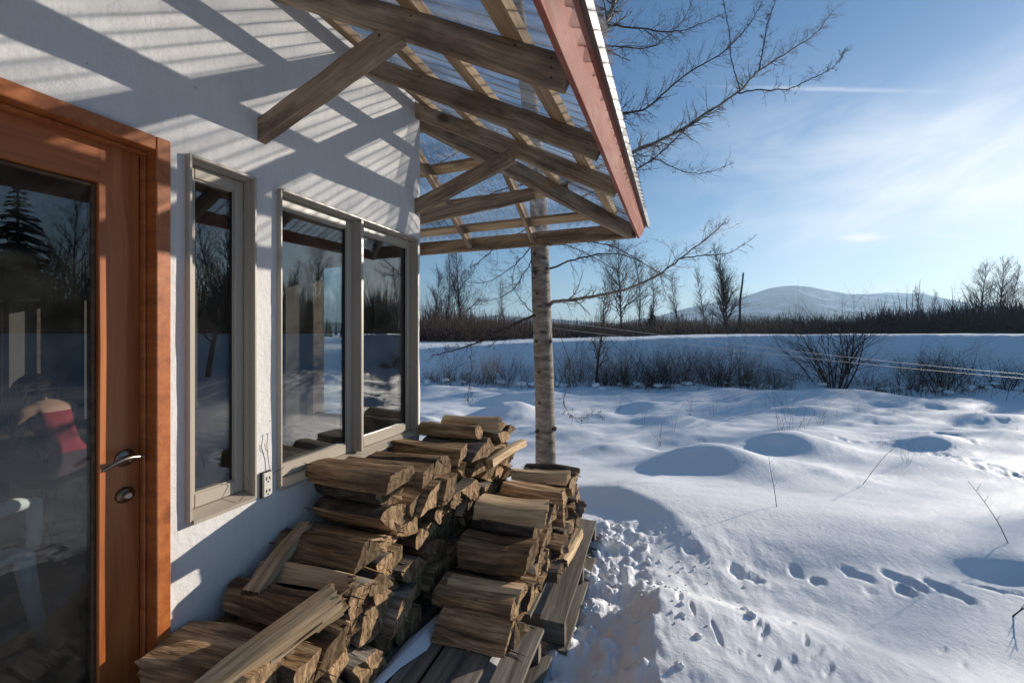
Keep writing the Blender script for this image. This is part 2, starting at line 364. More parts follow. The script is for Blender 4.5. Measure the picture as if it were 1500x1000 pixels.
def tag(o, label=None, cat=None, group=None, kind=None):
    if label: o['label'] = label
    if cat: o['category'] = cat
    if group: o['group'] = group
    if kind: o['kind'] = kind
    return o
def empty(name, loc=(0, 0, 0), rz=0.0):
    o = bpy.data.objects.new(name, None); COL.objects.link(o); o.location = loc; o.rotation_euler = (0, 0, rz); o.empty_display_size = .2
    return o
def copy_tree(o, parent=None):
    c = o.copy(); COL.objects.link(c); c.parent = parent
    for ch in list(o.children): copy_tree(ch, c)
    return c

def frame_matrix(p0, p1, up=(0, 0, 1), roll=0.0):
    p0, p1 = Vector(p0), Vector(p1)
    x = (p1 - p0).normalized(); u = Vector(up); y = u.cross(x)
    if y.length < 1e-6: y = Vector((0, 1, 0)).cross(x)
    y.normalize(); z = x.cross(y)
    m = Matrix((x, y, z)).transposed().to_4x4()
    if roll: m = m @ Matrix.Rotation(roll, 4, 'X')
    m.translation = (p0 + p1) / 2
    return m, (p1 - p0).length
def beam(name, p0, p1, w, h, mat, parent, up=(0, 0, 1), c=0.003, plumb=False, sag=0.0):
    """timber from p0 to p1 (axis through the middle), w across, h high; object-space X = grain"""
    m, ln = frame_matrix(p0, p1, up)
    b = MB(); rnd = random.Random(hash((round(p0[0], 3), round(p0[1], 3), round(p1[2], 3))) & 0xffff)
    n = 7; rows = []
    prof = [(-w / 2 + c, -h / 2), (w / 2 - c, -h / 2), (w / 2, -h / 2 + c), (w / 2, h / 2 - c), (w / 2 - c, h / 2), (-w / 2 + c, h / 2), (-w / 2, h / 2 - c), (-w / 2, -h / 2 + c)]
    wob = [(rnd.uniform(-1, 1) * .0025, rnd.uniform(-1, 1) * .002) for _ in range(n)]
    slope = (m.to_3x3() @ Vector((1, 0, 0)))
    pl = (slope.z / max(1e-6, math.hypot(slope.x, slope.y))) if plumb else 0.0
    for i in range(n):
        xx = -ln / 2 + ln * i / (n - 1)
        rows.append([(xx + (pl * z if i in (0, n - 1) and plumb else 0), y + wob[i][0], z + wob[i][1]) for y, z in prof])
    vs = [p for r in rows for p in r]; fs = []
    for i in range(n - 1):
        for j in range(8):
            j2 = (j + 1) % 8; fs.append((i * 8 + j, i * 8 + j2, (i + 1) * 8 + j2, (i + 1) * 8 + j))
    fs.append(tuple(reversed(range(8)))); fs.append(tuple((n - 1) * 8 + j for j in range(8)))
    b.add(vs, fs)
    return b.build(name, mat, parent, mat=m)

# ------------------------------------------------------------------ terrain
def gauss(x, y, cx, cy, sx, sy=None, ang=0.0):
    sy = sy or sx; dx = x - cx; dy = y - cy; c, s = math.cos(ang), math.sin(ang)
    a = (dx * c + dy * s) / sx; b = (-dx * s + dy * c) / sy
    return np.exp(-(a * a + b * b))
def seg_dist(x, y, pts):
    """distance to polyline, signed side (left +), and param 0..1"""
    best = np.full(np.shape(x), 1e9); side = np.zeros(np.shape(x)); par = np.zeros(np.shape(x))
    n = len(pts) - 1
    for i in range(n):
        ax, ay = pts[i]; bx, by = pts[i + 1]; ux, uy = bx - ax, by - ay; l2 = ux * ux + uy * uy
        t = np.clip(((x - ax) * ux + (y - ay) * uy) / l2, 0, 1)
        px, py = ax + t * ux, ay + t * uy
        d = np.hypot(x - px, y - py); m = d < best
        best = np.where(m, d, best); side = np.where(m, np.sign(ux * (y - ay) - uy * (x - ax)), side); par = np.where(m, (i + t) / n, par)
    return best, side, par

BUMPS = []   # (x, y, sx, sy, ang, amp) small mounds and hollows in the field
_r = random.Random(11)
for _ in range(150):
    z = 5.5 + 8.5 * _r.random() ** .8; r = _r.uniform(-.25, 1.35) * z
    px, py = fwd(r, z); s = _r.uniform(.18, .5)
    BUMPS.append((px, py, s * _r.uniform(1.2, 3.0), s, TH + _r.uniform(-.3, .3), _r.choice((1, 1, -1)) * _r.uniform(.04, .115)))
PRINTS = []  # boot prints and drag marks: (x, y, len, wid, ang, depth)
for (px, py, ln, wd, dp, an) in [(1062, 822, .19, .10, .07, 2.6), (1098, 826, .20, .11, .08, 2.5), (1152, 822, .16, .08, .05, 2.3), (1208, 836, .17, .10, .08, 2.5), (1262, 832, .28, .09, .07, 2.4),
                                (1318, 838, .30, .09, .075, 2.3), (1372, 846, .32, .10, .07, 2.2), (1352, 864, .19, .13, .085, 2.6), (1430, 842, .40, .12, .07, 2.1), (1260, 848, .13, .08, .04, 2.4),
                                (1006, 800, .18, .09, .06, 2.8), (1478, 850, .35, .12, .06, 2.1)]:
    p = atZ(-1.52, px, py); PRINTS.append((p.x + _r.gauss(0, .04), p.y + _r.gauss(0, .04), ln * _r.uniform(.25, .48), wd * _r.uniform(.45, .7), an + _r.gauss(0, .35), dp * _r.uniform(.25, .5)))
for (px, py, ln, an) in [(1000, 905, .08, 1.3), (1015, 925, .11, 1.2), (1085, 905, .06, 1.2), (1100, 930, .09, 1.1), (1118, 950, .12, 1.1), (1168, 915, .05, 1.0), (1182, 940, .08, 1.0), (1196, 962, .12, 1.0), (1212, 985, .09, 1.0), (1045, 960, .07, 1.2),
                         (1060, 900, .05, .4), (1135, 880, .06, .5), (1080, 975, .05, .3), (1120, 990, .07, 1.2), (1155, 890, .05, .5), (1240, 940, .05, .9), (1018, 880, .07, 1.3), (1140, 905, .05, .9), (1380, 910, .06, .9), (1400, 930, .08, .6), (1160, 985, .05, .9)]:
    p = atZ(-1.42, px, py); PRINTS.append((p.x + _r.gauss(0, .02), p.y + _r.gauss(0, .02), ln * _r.uniform(.4, 1.3), _r.uniform(.010, .018), an + _r.gauss(0, .3), _r.uniform(.006, .018)))
for k in range(22):  # rabbit tracks further out
    p = atZ(-1.75, 1370 + k * 7.5 + _r.uniform(-5, 5), 668 + k * 1.6 + _r.uniform(-5, 5)); PRINTS.append((p.x, p.y, .07, .045, 2.1, .03))
for k in range(16):
    p = atZ(-1.78, 1180 + k * 20 + _r.uniform(-9, 9), 645 + _r.uniform(-4, 14)); PRINTS.append((p.x, p.y, .10, .06, 2.5, .035))

DRIFT = [(.25, 4.72), (.62, 4.26), (.92, 4.10), (1.22, 3.98), (1.5, 3.74), (1.74, 3.36), (2.02, 2.9)]
BERM = [(-80, 21.7), (-2.9, 14.4), (16, 12.6), (21, 10.5), (24, 6), (25, 0), (25, -14), (22, -40)]
def mound(x, y, cx, cy, sx, sy, ang, amp, p=2.6):
    dx = x - cx; dy = y - cy; c, s = math.cos(ang), math.sin(ang)
    q = np.sqrt(((dx * c + dy * s) / sx) ** 2 + ((-dx * s + dy * c) / sy) ** 2); return amp * np.exp(-q ** p)
def ground(x, y):
    x = np.asarray(x, float); y = np.asarray(y, float)
    zf = -(x - CAMX) * S_ + y * C_; rr = (x - CAMX) * C_ + y * S_; rad = np.hypot(rr, zf)
    z = np.interp(np.maximum(zf, 0) * .75 + .25 * rad, [0, 3.2, 4.2, 5.6, 9, 12, 14.5], [-1.57, -1.57, -1.63, -1.82, -1.83, -1.75, -1.72])
    z = z + .035 * fbm(x * .45, y * .45, 3, 1)
    # wind-formed waves lying across the view
    z += .075 * fbm(rr * .42, zf * 1.05, 4, 5) * sstep(4.6, 8, zf)
    z += .05 * fbm(rr * 1.1, zf * 2.6, 3, 8) * sstep(4.8, 7.5, zf)
    for (cx, cy, sx, sy, an, am) in BUMPS: z += am * gauss(x, y, cx, cy, sx, sy, an)
    # ridge of roof snow along the drip line
    wob = .05 * np.sin(2.3 * y + .4) + .045 * fbm(x * 0 + 1, y * 3.2, 4, 3) + .02 * fbm(x * 3, y * 9, 3, 4)
    u = x - (1.585 + wob); env = sstep(-1.5, .3, y) * (1 - sstep(2.2, 2.75, y))
    u2 = np.where(u < 0, np.abs(u) / .26, u / 1.25)
    z += .27 * np.exp(-u2 ** np.where(u < 0, 1.25, 1.7)) * env
    lf = np.exp(-((u + .16) / .17) ** 2) * env; z += (.055 * np.abs(fbm(x * 7, y * 7, 4, 25)) + .022 * fbm(x * 19, y * 19, 3, 26) - .012) * lf
    # drift by the tree
    d, sd, pr = seg_dist(x, y, DRIFT)
    w = np.where(sd > 0, d / .95, d / .24)
    z += np.interp(pr, [0, .12, .45, .75, .97, 1], [0, .03, .15, .12, 0, 0]) * np.exp(-w ** 1.8)
    z += mound(x, y, 2.14, 6.16, .62, .56, TH, .30, 2.3) + mound(x, y, 3.30, 7.30, .62, .5, TH + .3, .30, 2.0) + .05 * fbm(x * 1.6, y * 1.6, 3, 44) * mound(x, y, 2.7, 6.7, 1.6, 1.2, 0, 1.0) + mound(x, y, -1.68, 8.38, .55, .5, 0, .26)
    z += .14 * gauss(x, y, 2.9, 5.9, .9, .5, TH) + .12 * gauss(x, y, 4.9, 7.2, 1.4, .5, TH)
    z += .07 * gauss(x, y, 3.1, 4.1, 1.3, .55, TH - .15) - .09 * gauss(x, y, 3.62, 3.66, .34, .13, TH) - .03 * gauss(x, y, 2.5, 3.3, .9, .14, TH)
    z += .07 * gauss(x, y, 1.15, 3.05, .55, .5)
    # trodden channel beside the pallets, lumpy
    near_t = sstep(.75, 1.0, x) * (1 - sstep(1.30, 1.55, x)) * sstep(.2, .9, y) * (1 - sstep(2.3, 2.8, y))
    z -= .035 * near_t
    ch2 = sstep(.8, 1.0, x) * (1 - sstep(1.36, 1.58, x)) * (1 - sstep(3.1, 3.7, y))
    lump = np.abs(fbm(x * 4.6, y * 4.6, 4, 21)); lump2 = fbm(x * 11, y * 11, 4, 23, .6)
    z += (.12 * (lump - .2) + .030 * lump2) * ch2
    sl = sstep(1.5, 1.75, x) * (1 - sstep(2.1, 3.0, x)) * (1 - sstep(2.9, 3.9, y))
    z += (.017 * fbm((x + y * .5) * 2.6, (y - x * .2) * 5.5, 4, 31) + .010 * fbm(x * 10 + y * 3, y * 6, 4, 33)) * sl
    # fine wind texture everywhere close by
    z += .010 * fbm(rr * 2.2, zf * 6.0, 4, 35) * (1 - sstep(6, 12, zf))
    for (cx, cy, ln, wd, an, dp) in PRINTS:
        near = (np.abs(x - cx) < .45) & (np.abs(y - cy) < .45)
        if not near.any(): continue
        dx = x[near] - cx; dy = y[near] - cy; c, s = math.cos(an), math.sin(an)
        a = (dx * c + dy * s) / ln; b = (-dx * s + dy * c) / wd; q = np.sqrt(a * a + b * b) + .42 * fbm(x[near] * 15 + cx, y[near] * 15, 3, 41)
        zz = z[near]; zz = zz - dp * (1 - sstep(.55, 1.0, q)) + dp * .12 * np.exp(-((q - 1.2) / .2) ** 2); z[near] = zz
    # road embankment round the field
    d, sd, pr = seg_dist(rr, zf, BERM)
    sg = d * np.where(sd >= 0, 1, -1) + .22 * fbm(rr * .35, zf * .35, 3, 51)
    crest = np.interp(rr, [-30, -3.4, 1.65, 6.8, 10.0, 20, 60], [-.80, -.60, -.33, -.20, -.07, -.035, -.03])
    t = np.clip(sg / 2.0, 0, 1); up = np.clip(t - .05 * np.sin(t * math.pi * 2), 0, 1)
    top = crest + .035 * fbm(rr * .6, zf * .6, 3, 57) + .05 * fbm(rr * .16, zf * .1, 2, 58)
    hi = top - .35 * sstep(8, 20, sg)
    z = z * (1 - up) + hi * up
    # rough snow at the toe
    z += .05 * np.exp(-((sg + .5) / .35) ** 2) * (.5 + fbm(rr * 2.2, zf * 2.2, 3, 61))
    return z

def build_ground():
    # polar sheet centred below the photograph's standpoint; fine where the view is, coarse behind
    a0 = np.concatenate([np.linspace(-math.pi, R(-60), 40, endpoint=False), np.linspace(R(-60), R(-26), 90, endpoint=False), np.linspace(R(-26), R(64), 560, endpoint=False), np.linspace(R(64), math.pi, 60)])
    ang = a0 + 0.0
    rad = [.25]
    while rad[-1] < 60: rad.append(rad[-1] * (1.0105 if rad[-1] < 24 else 1.03) + (.004 if rad[-1] < 1 else 0))
    while rad[-1] < 3400: rad.append(rad[-1] * 1.14)
    rad = np.array(rad); A, Q = np.meshgrid(ang, rad)
    # angle measured clockwise from the camera's forward (-S,C)
    fx = np.sin(A) * C_ - np.cos(A) * S_; fy = np.sin(A) * S_ + np.cos(A) * C_
    X = CAMX + Q * fx; Y = Q * fy; Z = ground(X.ravel(), Y.ravel()).reshape(X.shape)
    nr, na = X.shape
    V = np.stack([X.ravel(), Y.ravel(), Z.ravel()], 1)
    i = np.arange(nr - 1)[:, None]; j = np.arange(na - 1)[None, :]
    a = (i * na + j).ravel(); Fq = np.stack([a, a + na, a + na + 1, a + 1], 1)
    V = np.concatenate([V, [[CAMX, 0, float(ground(np.array([CAMX]), np.array([0.0]))[0])]]]); c = len(V) - 1
    tri = np.stack([np.full(na - 1, c), np.arange(na - 1), np.arange(1, na)], 1)
    me = bpy.data.meshes.new('snow_ground')
    nf, nt_ = len(Fq), len(tri)
    me.vertices.add(len(V)); me.vertices.foreach_set('co', V.ravel())
    me.loops.add(nf * 4 + nt_ * 3); me.loops.foreach_set('vertex_index', np.concatenate([Fq[:, ::-1].ravel(), tri[:, ::-1].ravel()]).astype(np.int32))
    me.polygons.add(nf + nt_); me.polygons.foreach_set('loop_start', np.concatenate([np.arange(nf) * 4, nf * 4 + np.arange(nt_) * 3]).astype(np.int32))
    me.polygons.foreach_set('use_smooth', np.ones(nf + nt_, bool))
    me.materials.append(M['snow']); me.update(calc_edges=True); me.validate()
    o = bpy.data.objects.new('snow_ground', me); COL.objects.link(o); tag(o, kind='structure')
build_ground()
def gz(x, y): return float(ground(np.array([float(x)]), np.array([float(y)]))[0])

def build_hills():
    # profile of the far range as (photo column, photo row of the crest)
    prof = [(-900, 470), (-300, 462), (200, 468), (600, 474), (720, 462), (800, 466), (900, 474), (960, 464), (1010, 450), (1060, 441), (1100, 432), (1125, 423), (1140, 420), (1165, 418), (1185, 420), (1205, 424), (1240, 430), (1270, 431), (1300, 428), (1335, 430), (1350, 429),
            (1375, 435), (1400, 440), (1440, 446), (1500, 452), (1650, 462), (2000, 470), (2600, 478)]
    us = np.concatenate([np.linspace(-2.6, -.2, 60), np.linspace(-.19, 1.35, 420), np.linspace(1.36, 3.0, 50)])
    ys = np.interp(us * F_PX + CX, [p[0] for p in prof], [p[1] for p in prof])
    tt = np.array([1500, 1650, 1800, 1950, 2080, 2200, 2310, 2400, 2480, 2540, 2600, 2700, 2900, 3150])
    hs = np.array([0, .05, .16, .33, .45, .58, .70, .80, .89, .96, 1.0, .93, .6, 0])
    V = []
    for t, h in zip(tt, hs):
        top = (HY - ys) / F_PX * 2600
        n = 9 * fbm(us * 26, np.full_like(us, t * .006), 5, 71) * (h if h < 1 else 1) + 3.0 * np.abs(fbm(us * 160, np.full_like(us, t * .02), 2, 77)) * h
        z = -8 + (top + 8) * h + n * (0.45 if h == 1.0 else 1.0)
        for u, zz in zip(us, z):
            x, y = fwd(u * t, t); V.append((x, y, float(zz)))
    na = len(us); b = MB(); fs = [(i * na + j, i * na + j + 1, (i + 1) * na + j + 1, (i + 1) * na + j) for i in range(len(tt) - 1) for j in range(na - 1)]
    b.add(V, fs); tag(b.build('hills', M['hill'], smooth=True), kind='structure')
    # a lower wooded shoulder in front of the range
    b = MB(); V = []
    us2 = np.linspace(.2, 1.3, 200); y2 = np.interp(us2 * F_PX + CX, [870, 1000, 1080, 1150, 1210, 1300, 1400, 1530], [480, 470, 461, 466, 472, 474, 470, 476])
    for t, h in zip((900, 1000, 1100, 1200, 1320, 1500), (0, .5, .85, 1, .8, 0)):
        z = -6 + ((HY - y2) / F_PX * 1200 + 6) * h + 2.2 * np.abs(fbm(us2 * 120, np.full_like(us2, t * .02), 3, 79)) * h
        for u, zz in zip(us2, z):
            x, y = fwd(u * t, t); V.append((x, y, float(zz)))
    na = len(us2); b.add(V, [(i * na + j, i * na + j + 1, (i + 1) * na + j + 1, (i + 1) * na + j) for i in range(5) for j in range(na - 1)])
    tag(b.build('hills', M['hill'], smooth=True), kind='structure')
build_hills()

# ------------------------------------------------------------------ sky, sun, air, camera
SUN_DIR = Vector((1.0, 1.18, .38)).normalized()      # towards the sun
SUN_EL = math.asin(SUN_DIR.z); SUN_AZ = math.atan2(SUN_DIR.x, SUN_DIR.y)   # azimuth from +Y towards +X
def build_world():
    w = bpy.data.worlds.new('World'); SC.world = w; w.use_nodes = True
    nt = w.node_tree; bg = nt.nodes['Background']
    sky = N(nt, 'ShaderNodeTexSky'); sky.sky_type = 'NISHITA'; sky.sun_disc = False
    sky.sun_elevation = SUN_EL; sky.sun_rotation = SUN_AZ; sky.altitude = 200; sky.air_density = 1.0; sky.dust_density = .25; sky.ozone_density = 3.0
    tc = N(nt, 'ShaderNodeTexCoord')
    def dot(v):
        n = N(nt, 'ShaderNodeVectorMath', operation='DOT_PRODUCT'); n.inputs[1].default_value = v; L(nt, tc.outputs['Generated'], n.inputs[0]); return n.outputs['Value']
    f = mathn(nt, 'MAXIMUM', dot((-S_, C_, 0)), .08); u = mathn(nt, 'DIVIDE', dot((C_, S_, 0)), f); v = mathn(nt, 'DIVIDE', dot((0, 0, 1)), f)
    cb = N(nt, 'ShaderNodeCombineXYZ'); L(nt, u, cb.inputs[0]); L(nt, v, cb.inputs[1])
    def uv(px, py): return ((px - CX) / F_PX, (HY - py) / F_PX)
    def soft(px, py, sx, sy, ang, power=1.0):
        """soft elliptical patch of sky centred on a direction"""
        c = uv(px, py); mp = N(nt, 'ShaderNodeMapping'); mp.vector_type = 'TEXTURE'
        mp.inputs['Location'].default_value = (c[0], c[1], 0); mp.inputs['Rotation'].default_value = (0, 0, ang); mp.inputs['Scale'].default_value = (sx / F_PX, sy / F_PX, 1)
        L(nt, cb.outputs[0], mp.inputs[0]); ln = N(nt, 'ShaderNodeVectorMath', operation='LENGTH'); L(nt, mp.outputs[0], ln.inputs[0])
        return mathn(nt, 'POWER', 2.718, mathn(nt, 'MULTIPLY', mathn(nt, 'POWER', ln.outputs['Value'], 2.0 * power), -1.0)), mp
    def streak(ang, sc, detail, lo, hi, dist=0.0):
        mp = N(nt, 'ShaderNodeMapping'); mp.inputs['Rotation'].default_value = (0, 0, -ang); L(nt, cb.outputs[0], mp.inputs[0])
        mp2 = N(nt, 'ShaderNodeMapping'); mp2.inputs['Scale'].default_value = sc; L(nt, mp.outputs[0], mp2.inputs[0])
        n = N(nt, 'ShaderNodeTexNoise', i_Scale=1.0, i_Detail=detail, i_Roughness=.6, i_Distortion=dist); L(nt, mp2.outputs[0], n.inputs['Vector'])
        r = ramp(nt, [(lo, (0, 0, 0)), (hi, (1, 1, 1))]); L(nt, n.outputs[0], r.inputs[0]); return r.outputs[0]
    parts = []
    # broad cirrus sheet low on the right, with streaks
    m1, _ = soft(1480, 250, 330, 105, R(12)); s1 = streak(R(18), (2.2, 9, 1), 7, .30, .74, .6)
    parts.append(mathn(nt, 'MULTIPLY', m1, mathn(nt, 'ADD', mathn(nt, 'MULTIPLY', s1, .85), .30)))
    m2, _ = soft(1500, 130, 420, 60, R(36)); s2 = streak(R(38), (1.6, 7, 1), 6, .36, .8, .4)
    parts.append(mathn(nt, 'MULTIPLY', mathn(nt, 'MULTIPLY', m2, s2), .55))
    m3, _ = soft(1180, 240, 230, 95, R(8)); s3 = streak(R(14), (2.0, 6, 1), 6, .38, .85, .8)
    parts.append(mathn(nt, 'MULTIPLY', mathn(nt, 'MULTIPLY', m3, s3), .65))
    # lower edge of the sheet, bright
    m4, _ = soft(1430, 282, 210, 16, R(-2)); parts.append(mathn(nt, 'MULTIPLY', mathn(nt, 'MULTIPLY', m4, streak(R(4), (4, 16, 1), 6, .3, .75, .5)), .35))
    # contrail
    m5, mp5 = soft(1220, 131, 150, 3.6, R(-1.3), 1.6); parts.append(mathn(nt, 'MULTIPLY', mathn(nt, 'MULTIPLY', m5, streak(R(-1), (9, 60, 1), 4, .15, .6)), .30))
    # lens-shaped cloudlet and low banks
    m6, _ = soft(1264, 348, 30, 6, R(1), 1.4); parts.append(mathn(nt, 'MULTIPLY', mathn(nt, 'MULTIPLY', m6, streak(0, (14, 50, 1), 5, .1, .62)), .75))
    m7, _ = soft(1385, 346, 36, 3, R(-3)); parts.append(mathn(nt, 'MULTIPLY', m7, .25))
    m8, _ = soft(1500, 402, 75, 20, R(12)); parts.append(mathn(nt, 'MULTIPLY', mathn(nt, 'MULTIPLY', m8, streak(R(8), (7, 18, 1), 6, .25, .6)), .6))
    m9, _ = soft(1290, 425, 190, 9, R(-1)); parts.append(mathn(nt, 'MULTIPLY', mathn(nt, 'MULTIPLY', m9, streak(0, (6, 40, 1), 5, .3, .7)), .4))
    tot = parts[0]
    for p in parts[1:]: tot = mathn(nt, 'ADD', tot, p)
    tot = mathn(nt, 'MINIMUM', tot, 1.0)
    front = mathn(nt, 'GREATER_THAN', dot((-S_, C_, 0)), .1); tot = mathn(nt, 'MULTIPLY', tot, front)
    hs = N(nt, 'ShaderNodeHueSaturation', i_Saturation=1.16); L(nt, sky.outputs[0], hs.inputs['Color'])
    c = mixc(nt, tot, hs.outputs[0], (CLOUD * 1.0, CLOUD * 1.02, CLOUD * 1.05, 1))
    L(nt, c, bg.inputs['Color']); bg.inputs['Strength'].default_value = SKY_STRENGTH
SKY_STRENGTH = 0.07; CLOUD = 8.6; SUN_STRENGTH = 4.3; EXPOSURE = 0.74
build_world()
sd = bpy.data.lights.new('sun', 'SUN'); sd.energy = SUN_STRENGTH; sd.angle = R(.55); sd.color = (1, .915, .80)
so = bpy.data.objects.new('sun', sd); COL.objects.link(so); so.rotation_euler = (-SUN_DIR).to_track_quat('-Z', 'Y').to_euler(); so.location = SUN_DIR * 40

def build_haze():
    m = bpy.data.materials.new('haze_air'); m.use_nodes = True; nt = m.node_tree; nt.nodes.clear()
    out = N(nt, 'ShaderNodeOutputMaterial'); v = N(nt, 'ShaderNodeVolumePrincipled'); v.inputs['Color'].default_value = (.52, .75, 1, 1); v.inputs['Density'].default_value = HAZE; v.inputs['Anisotropy'].default_value = .3
    L(nt, v.outputs[0], out.inputs['Volume'])
    b = MB(); b.box(-6000, 6000, -6000, 6000, -12, 330); tag(b.build('haze', m), kind='stuff')
HAZE = 2.3e-4
if HAZE: build_haze()

cd = bpy.data.cameras.new('camera'); cd.sensor_width = 36; cd.lens = F_PX / 1500 * 36; cd.shift_y = -(500 - HY) / 1500; cd.clip_end = 20000; cd.clip_start = .02
co = bpy.data.objects.new('camera', cd); COL.objects.link(co); co.location = (CAMX, 0, 0); co.rotation_euler = (R(90), 0, TH); SC.camera = co
SC.view_settings.view_transform = 'Standard'; SC.view_settings.look = 'None'; SC.view_settings.exposure = EXPOSURE; SC.view_settings.gamma = 1
SC.cycles.max_bounces = 10; SC.cycles.transparent_max_bounces = 24; SC.cycles.diffuse_bounces = 4; SC.cycles.glossy_bounces = 4
SC.cycles.caustics_reflective = False; SC.cycles.caustics_refractive = False

# ------------------------------------------------------------------ the house
FLOOR = -1.32; WALL_TOP = 1.592; YC = 2.44           # YC: outer face of the far (north) wall
house = empty('straw_house', (-3.0, 0, -1.6))
tag(house, 'white plastered house with timber roof overhang, orange wooden door and taupe windows', 'house')
HP = house
def hb(mb, name, mats, smooth=False):
    """house part: geometry given in world coordinates"""
    o = mb.build(name, mats, HP, smooth); o.matrix_parent_inverse = Matrix.Translation((3.0, 0, 1.6)); return o
def sub(mb, name, mats, parent, smooth=False):
    o = mb.build(name, mats, parent, smooth); return o

W1 = (.924, 1.176, -.672, .633); W23 = (1.283, 2.318, -.676, .629); DOOR = (-.12, .829, FLOOR - .03, .604)
OPEN_FRONT = [(W1[0] + .006, W1[1] - .006, W1[2] + .006, W1[3] - .006), (W23[0] + .006, W23[1] - .006, W23[2] + .006, W23[3] - .006), (DOOR[0] - .02, DOOR[1] + .02, -1.9, DOOR[3] + .02)]
# north wall openings, in X
N_WIN = [(-.93, -.42, -.66, .55), (-1.66, -.99, -.66, .55), (-2.30, -1.74, -.70, .55), (-4.95, -4.30, -.95, .35), (-5.75, -5.10, -.95, .35), (-3.5, -2.7, -.8, .45)]
RC = .11  # rounded corner radius
def outer_pt(s, z):
    """s runs along the front face (s = Y) round the corner and along the north face"""
    arc = RC * math.pi / 2; y1 = YC - RC
    if s < y1: p = (0, s); n = (1, 0)
    elif s < y1 + arc:
        a = (s - y1) / RC; p = (-RC + RC * math.cos(a), y1 + RC * math.sin(a)); n = (math.cos(a), math.sin(a))
    else: p = (-RC - (s - y1 - arc), YC); n = (0, 1)
    return p, n
def north_s(x): return YC - RC + RC * math.pi / 2 + (-RC - x)
def build_wall():
    ops = list(OPEN_FRONT) + [(north_s(b), north_s(a), z0, z1) for a, b, z0, z1 in N_WIN]
    def lines(lo, hi, step, cuts):
        v = set(np.round(np.arange(lo, hi + 1e-6, step), 4)); v |= {round(hi, 4)}
        v = [a for a in v if all(abs(a - c) > step * .35 for c in cuts)] + [round(c, 4) for c in cuts]
        return sorted(set(v))
    sc = lines(-2.6, 2.75, .022, [o[i] for o in OPEN_FRONT for i in (0, 1)]); smax = north_s(-6.2)
    sc += [a for a in lines(2.8, smax, .2, [o[i] for o in ops[3:] for i in (0, 1)]) if a > 2.76]
    zc = lines(-2.0, WALL_TOP, .022, sorted({o[i] for o in ops for i in (2, 3)}))
    Sg, Zg = np.meshgrid(sc, zc)
    nn = .007 * fbm(Sg * 1.9, Zg * 1.9, 3, 81) + .0035 * fbm(Sg * 9, Zg * 7, 3, 83)
    edge = np.ones_like(nn)
    for o in ops:   # plaster returns flat to the frames
        dx = np.maximum(np.maximum(o[0] - Sg, Sg - o[1]), 0); dz = np.maximum(np.maximum(o[2] - Zg, Zg - o[3]), 0); edge = np.minimum(edge, np.clip(np.hypot(dx, dz) / .05, 0, 1))
    nn = nn * edge
    V = []; 
    for i in range(len(zc)):
        for j in range(len(sc)):
            p, n = outer_pt(sc[j], zc[i]); d = nn[i, j]; V.append((p[0] + n[0] * d, p[1] + n[1] * d, zc[i]))
    fs = []; ns = len(sc)
    for i in range(len(zc) - 1):
        zm = (zc[i] + zc[i + 1]) / 2
        for j in range(ns - 1):
            sm = (sc[j] + sc[j + 1]) / 2
            if any(o[0] < sm < o[1] and o[2] < zm < o[3] for o in ops): continue
            fs.append((i * ns + j, i * ns + j + 1, (i + 1) * ns + j + 1, (i + 1) * ns + j))
    b = MB(); b.add(V, fs)
    # plain west and south faces
    b.add([(-6.2, YC, -2), (-6.2, -2.6, -2), (-6.2, -2.6, WALL_TOP), (-6.2, YC, WALL_TOP)], [(0, 1, 2, 3)])
    b.add([(-6.2, -2.6, -2), (0, -2.6, -2), (0, -2.6, WALL_TOP), (-6.2, -2.6, WALL_TOP)], [(0, 1, 2, 3)])
    hb(b, 'wall', M['plaster'], True)
    # inner shell with the same openings, and splayed reveals
    T = .34; b = MB()
    def holed(u0, u1, z0, z1, holes, fn):
        us = sorted({u0, u1, *[min(max(h[k], u0), u1) for h in holes for k in (0, 1)]}); zs = sorted({z0, z1, *[min(max(h[k], z0), z1) for h in holes for k in (2, 3)]})
        for a, c in zip(us, us[1:]):
            for d, e in zip(zs, zs[1:]):
                um, zm = (a + c) / 2, (d + e) / 2
                if any(h[0] < um < h[1] and h[2] < zm < h[3] for h in holes): continue
                b.add([fn(a, d), fn(c, d), fn(c, e), fn(a, e)], [(0, 1, 2, 3)])
    fh = [(o[0] - .0, o[1] + .0, max(o[2], FLOOR), o[3]) for o in OPEN_FRONT]
    holed(-2.3, YC - T, FLOOR, 1.5, fh, lambda y, z: (-T, y, z))
    holed(-5.9, -T, FLOOR, 1.5, N_WIN, lambda x, z: (x, YC - T, z))
    b.add([(-5.9, -2.3, FLOOR), (-5.9, YC - T, FLOOR), (-5.9, YC - T, 1.5), (-5.9, -2.3, 1.5)], [(0, 1, 2, 3)])
    b.add([(-5.9, -2.3, FLOOR), (-T, -2.3, FLOOR), (-T, -2.3, 1.5), (-5.9, -2.3, 1.5)], [(0, 1, 2, 3)])
    b.add([(-5.9, -2.3, 1.5), (-T, -2.3, 1.5), (-T, YC - T, 1.5), (-5.9, YC - T, 1.5)], [(0, 1, 2, 3)])
    for y0, y1, z0, z1 in fh:
        for q in ([(0, y0, z0), (-T, y0, z0), (-T, y0, z1), (0, y0, z1)], [(0, y1, z0), (-T, y1, z0), (-T, y1, z1), (0, y1, z1)], [(0, y0, z1), (0, y1, z1), (-T, y1, z1), (-T, y0, z1)], [(0, y0, z0), (0, y1, z0), (-T, y1, z0), (-T, y0, z0)]):
            b.add([(p[0] - .085 if p[0] == 0 else p[0], p[1], p[2]) for p in q], [(0, 1, 2, 3)])
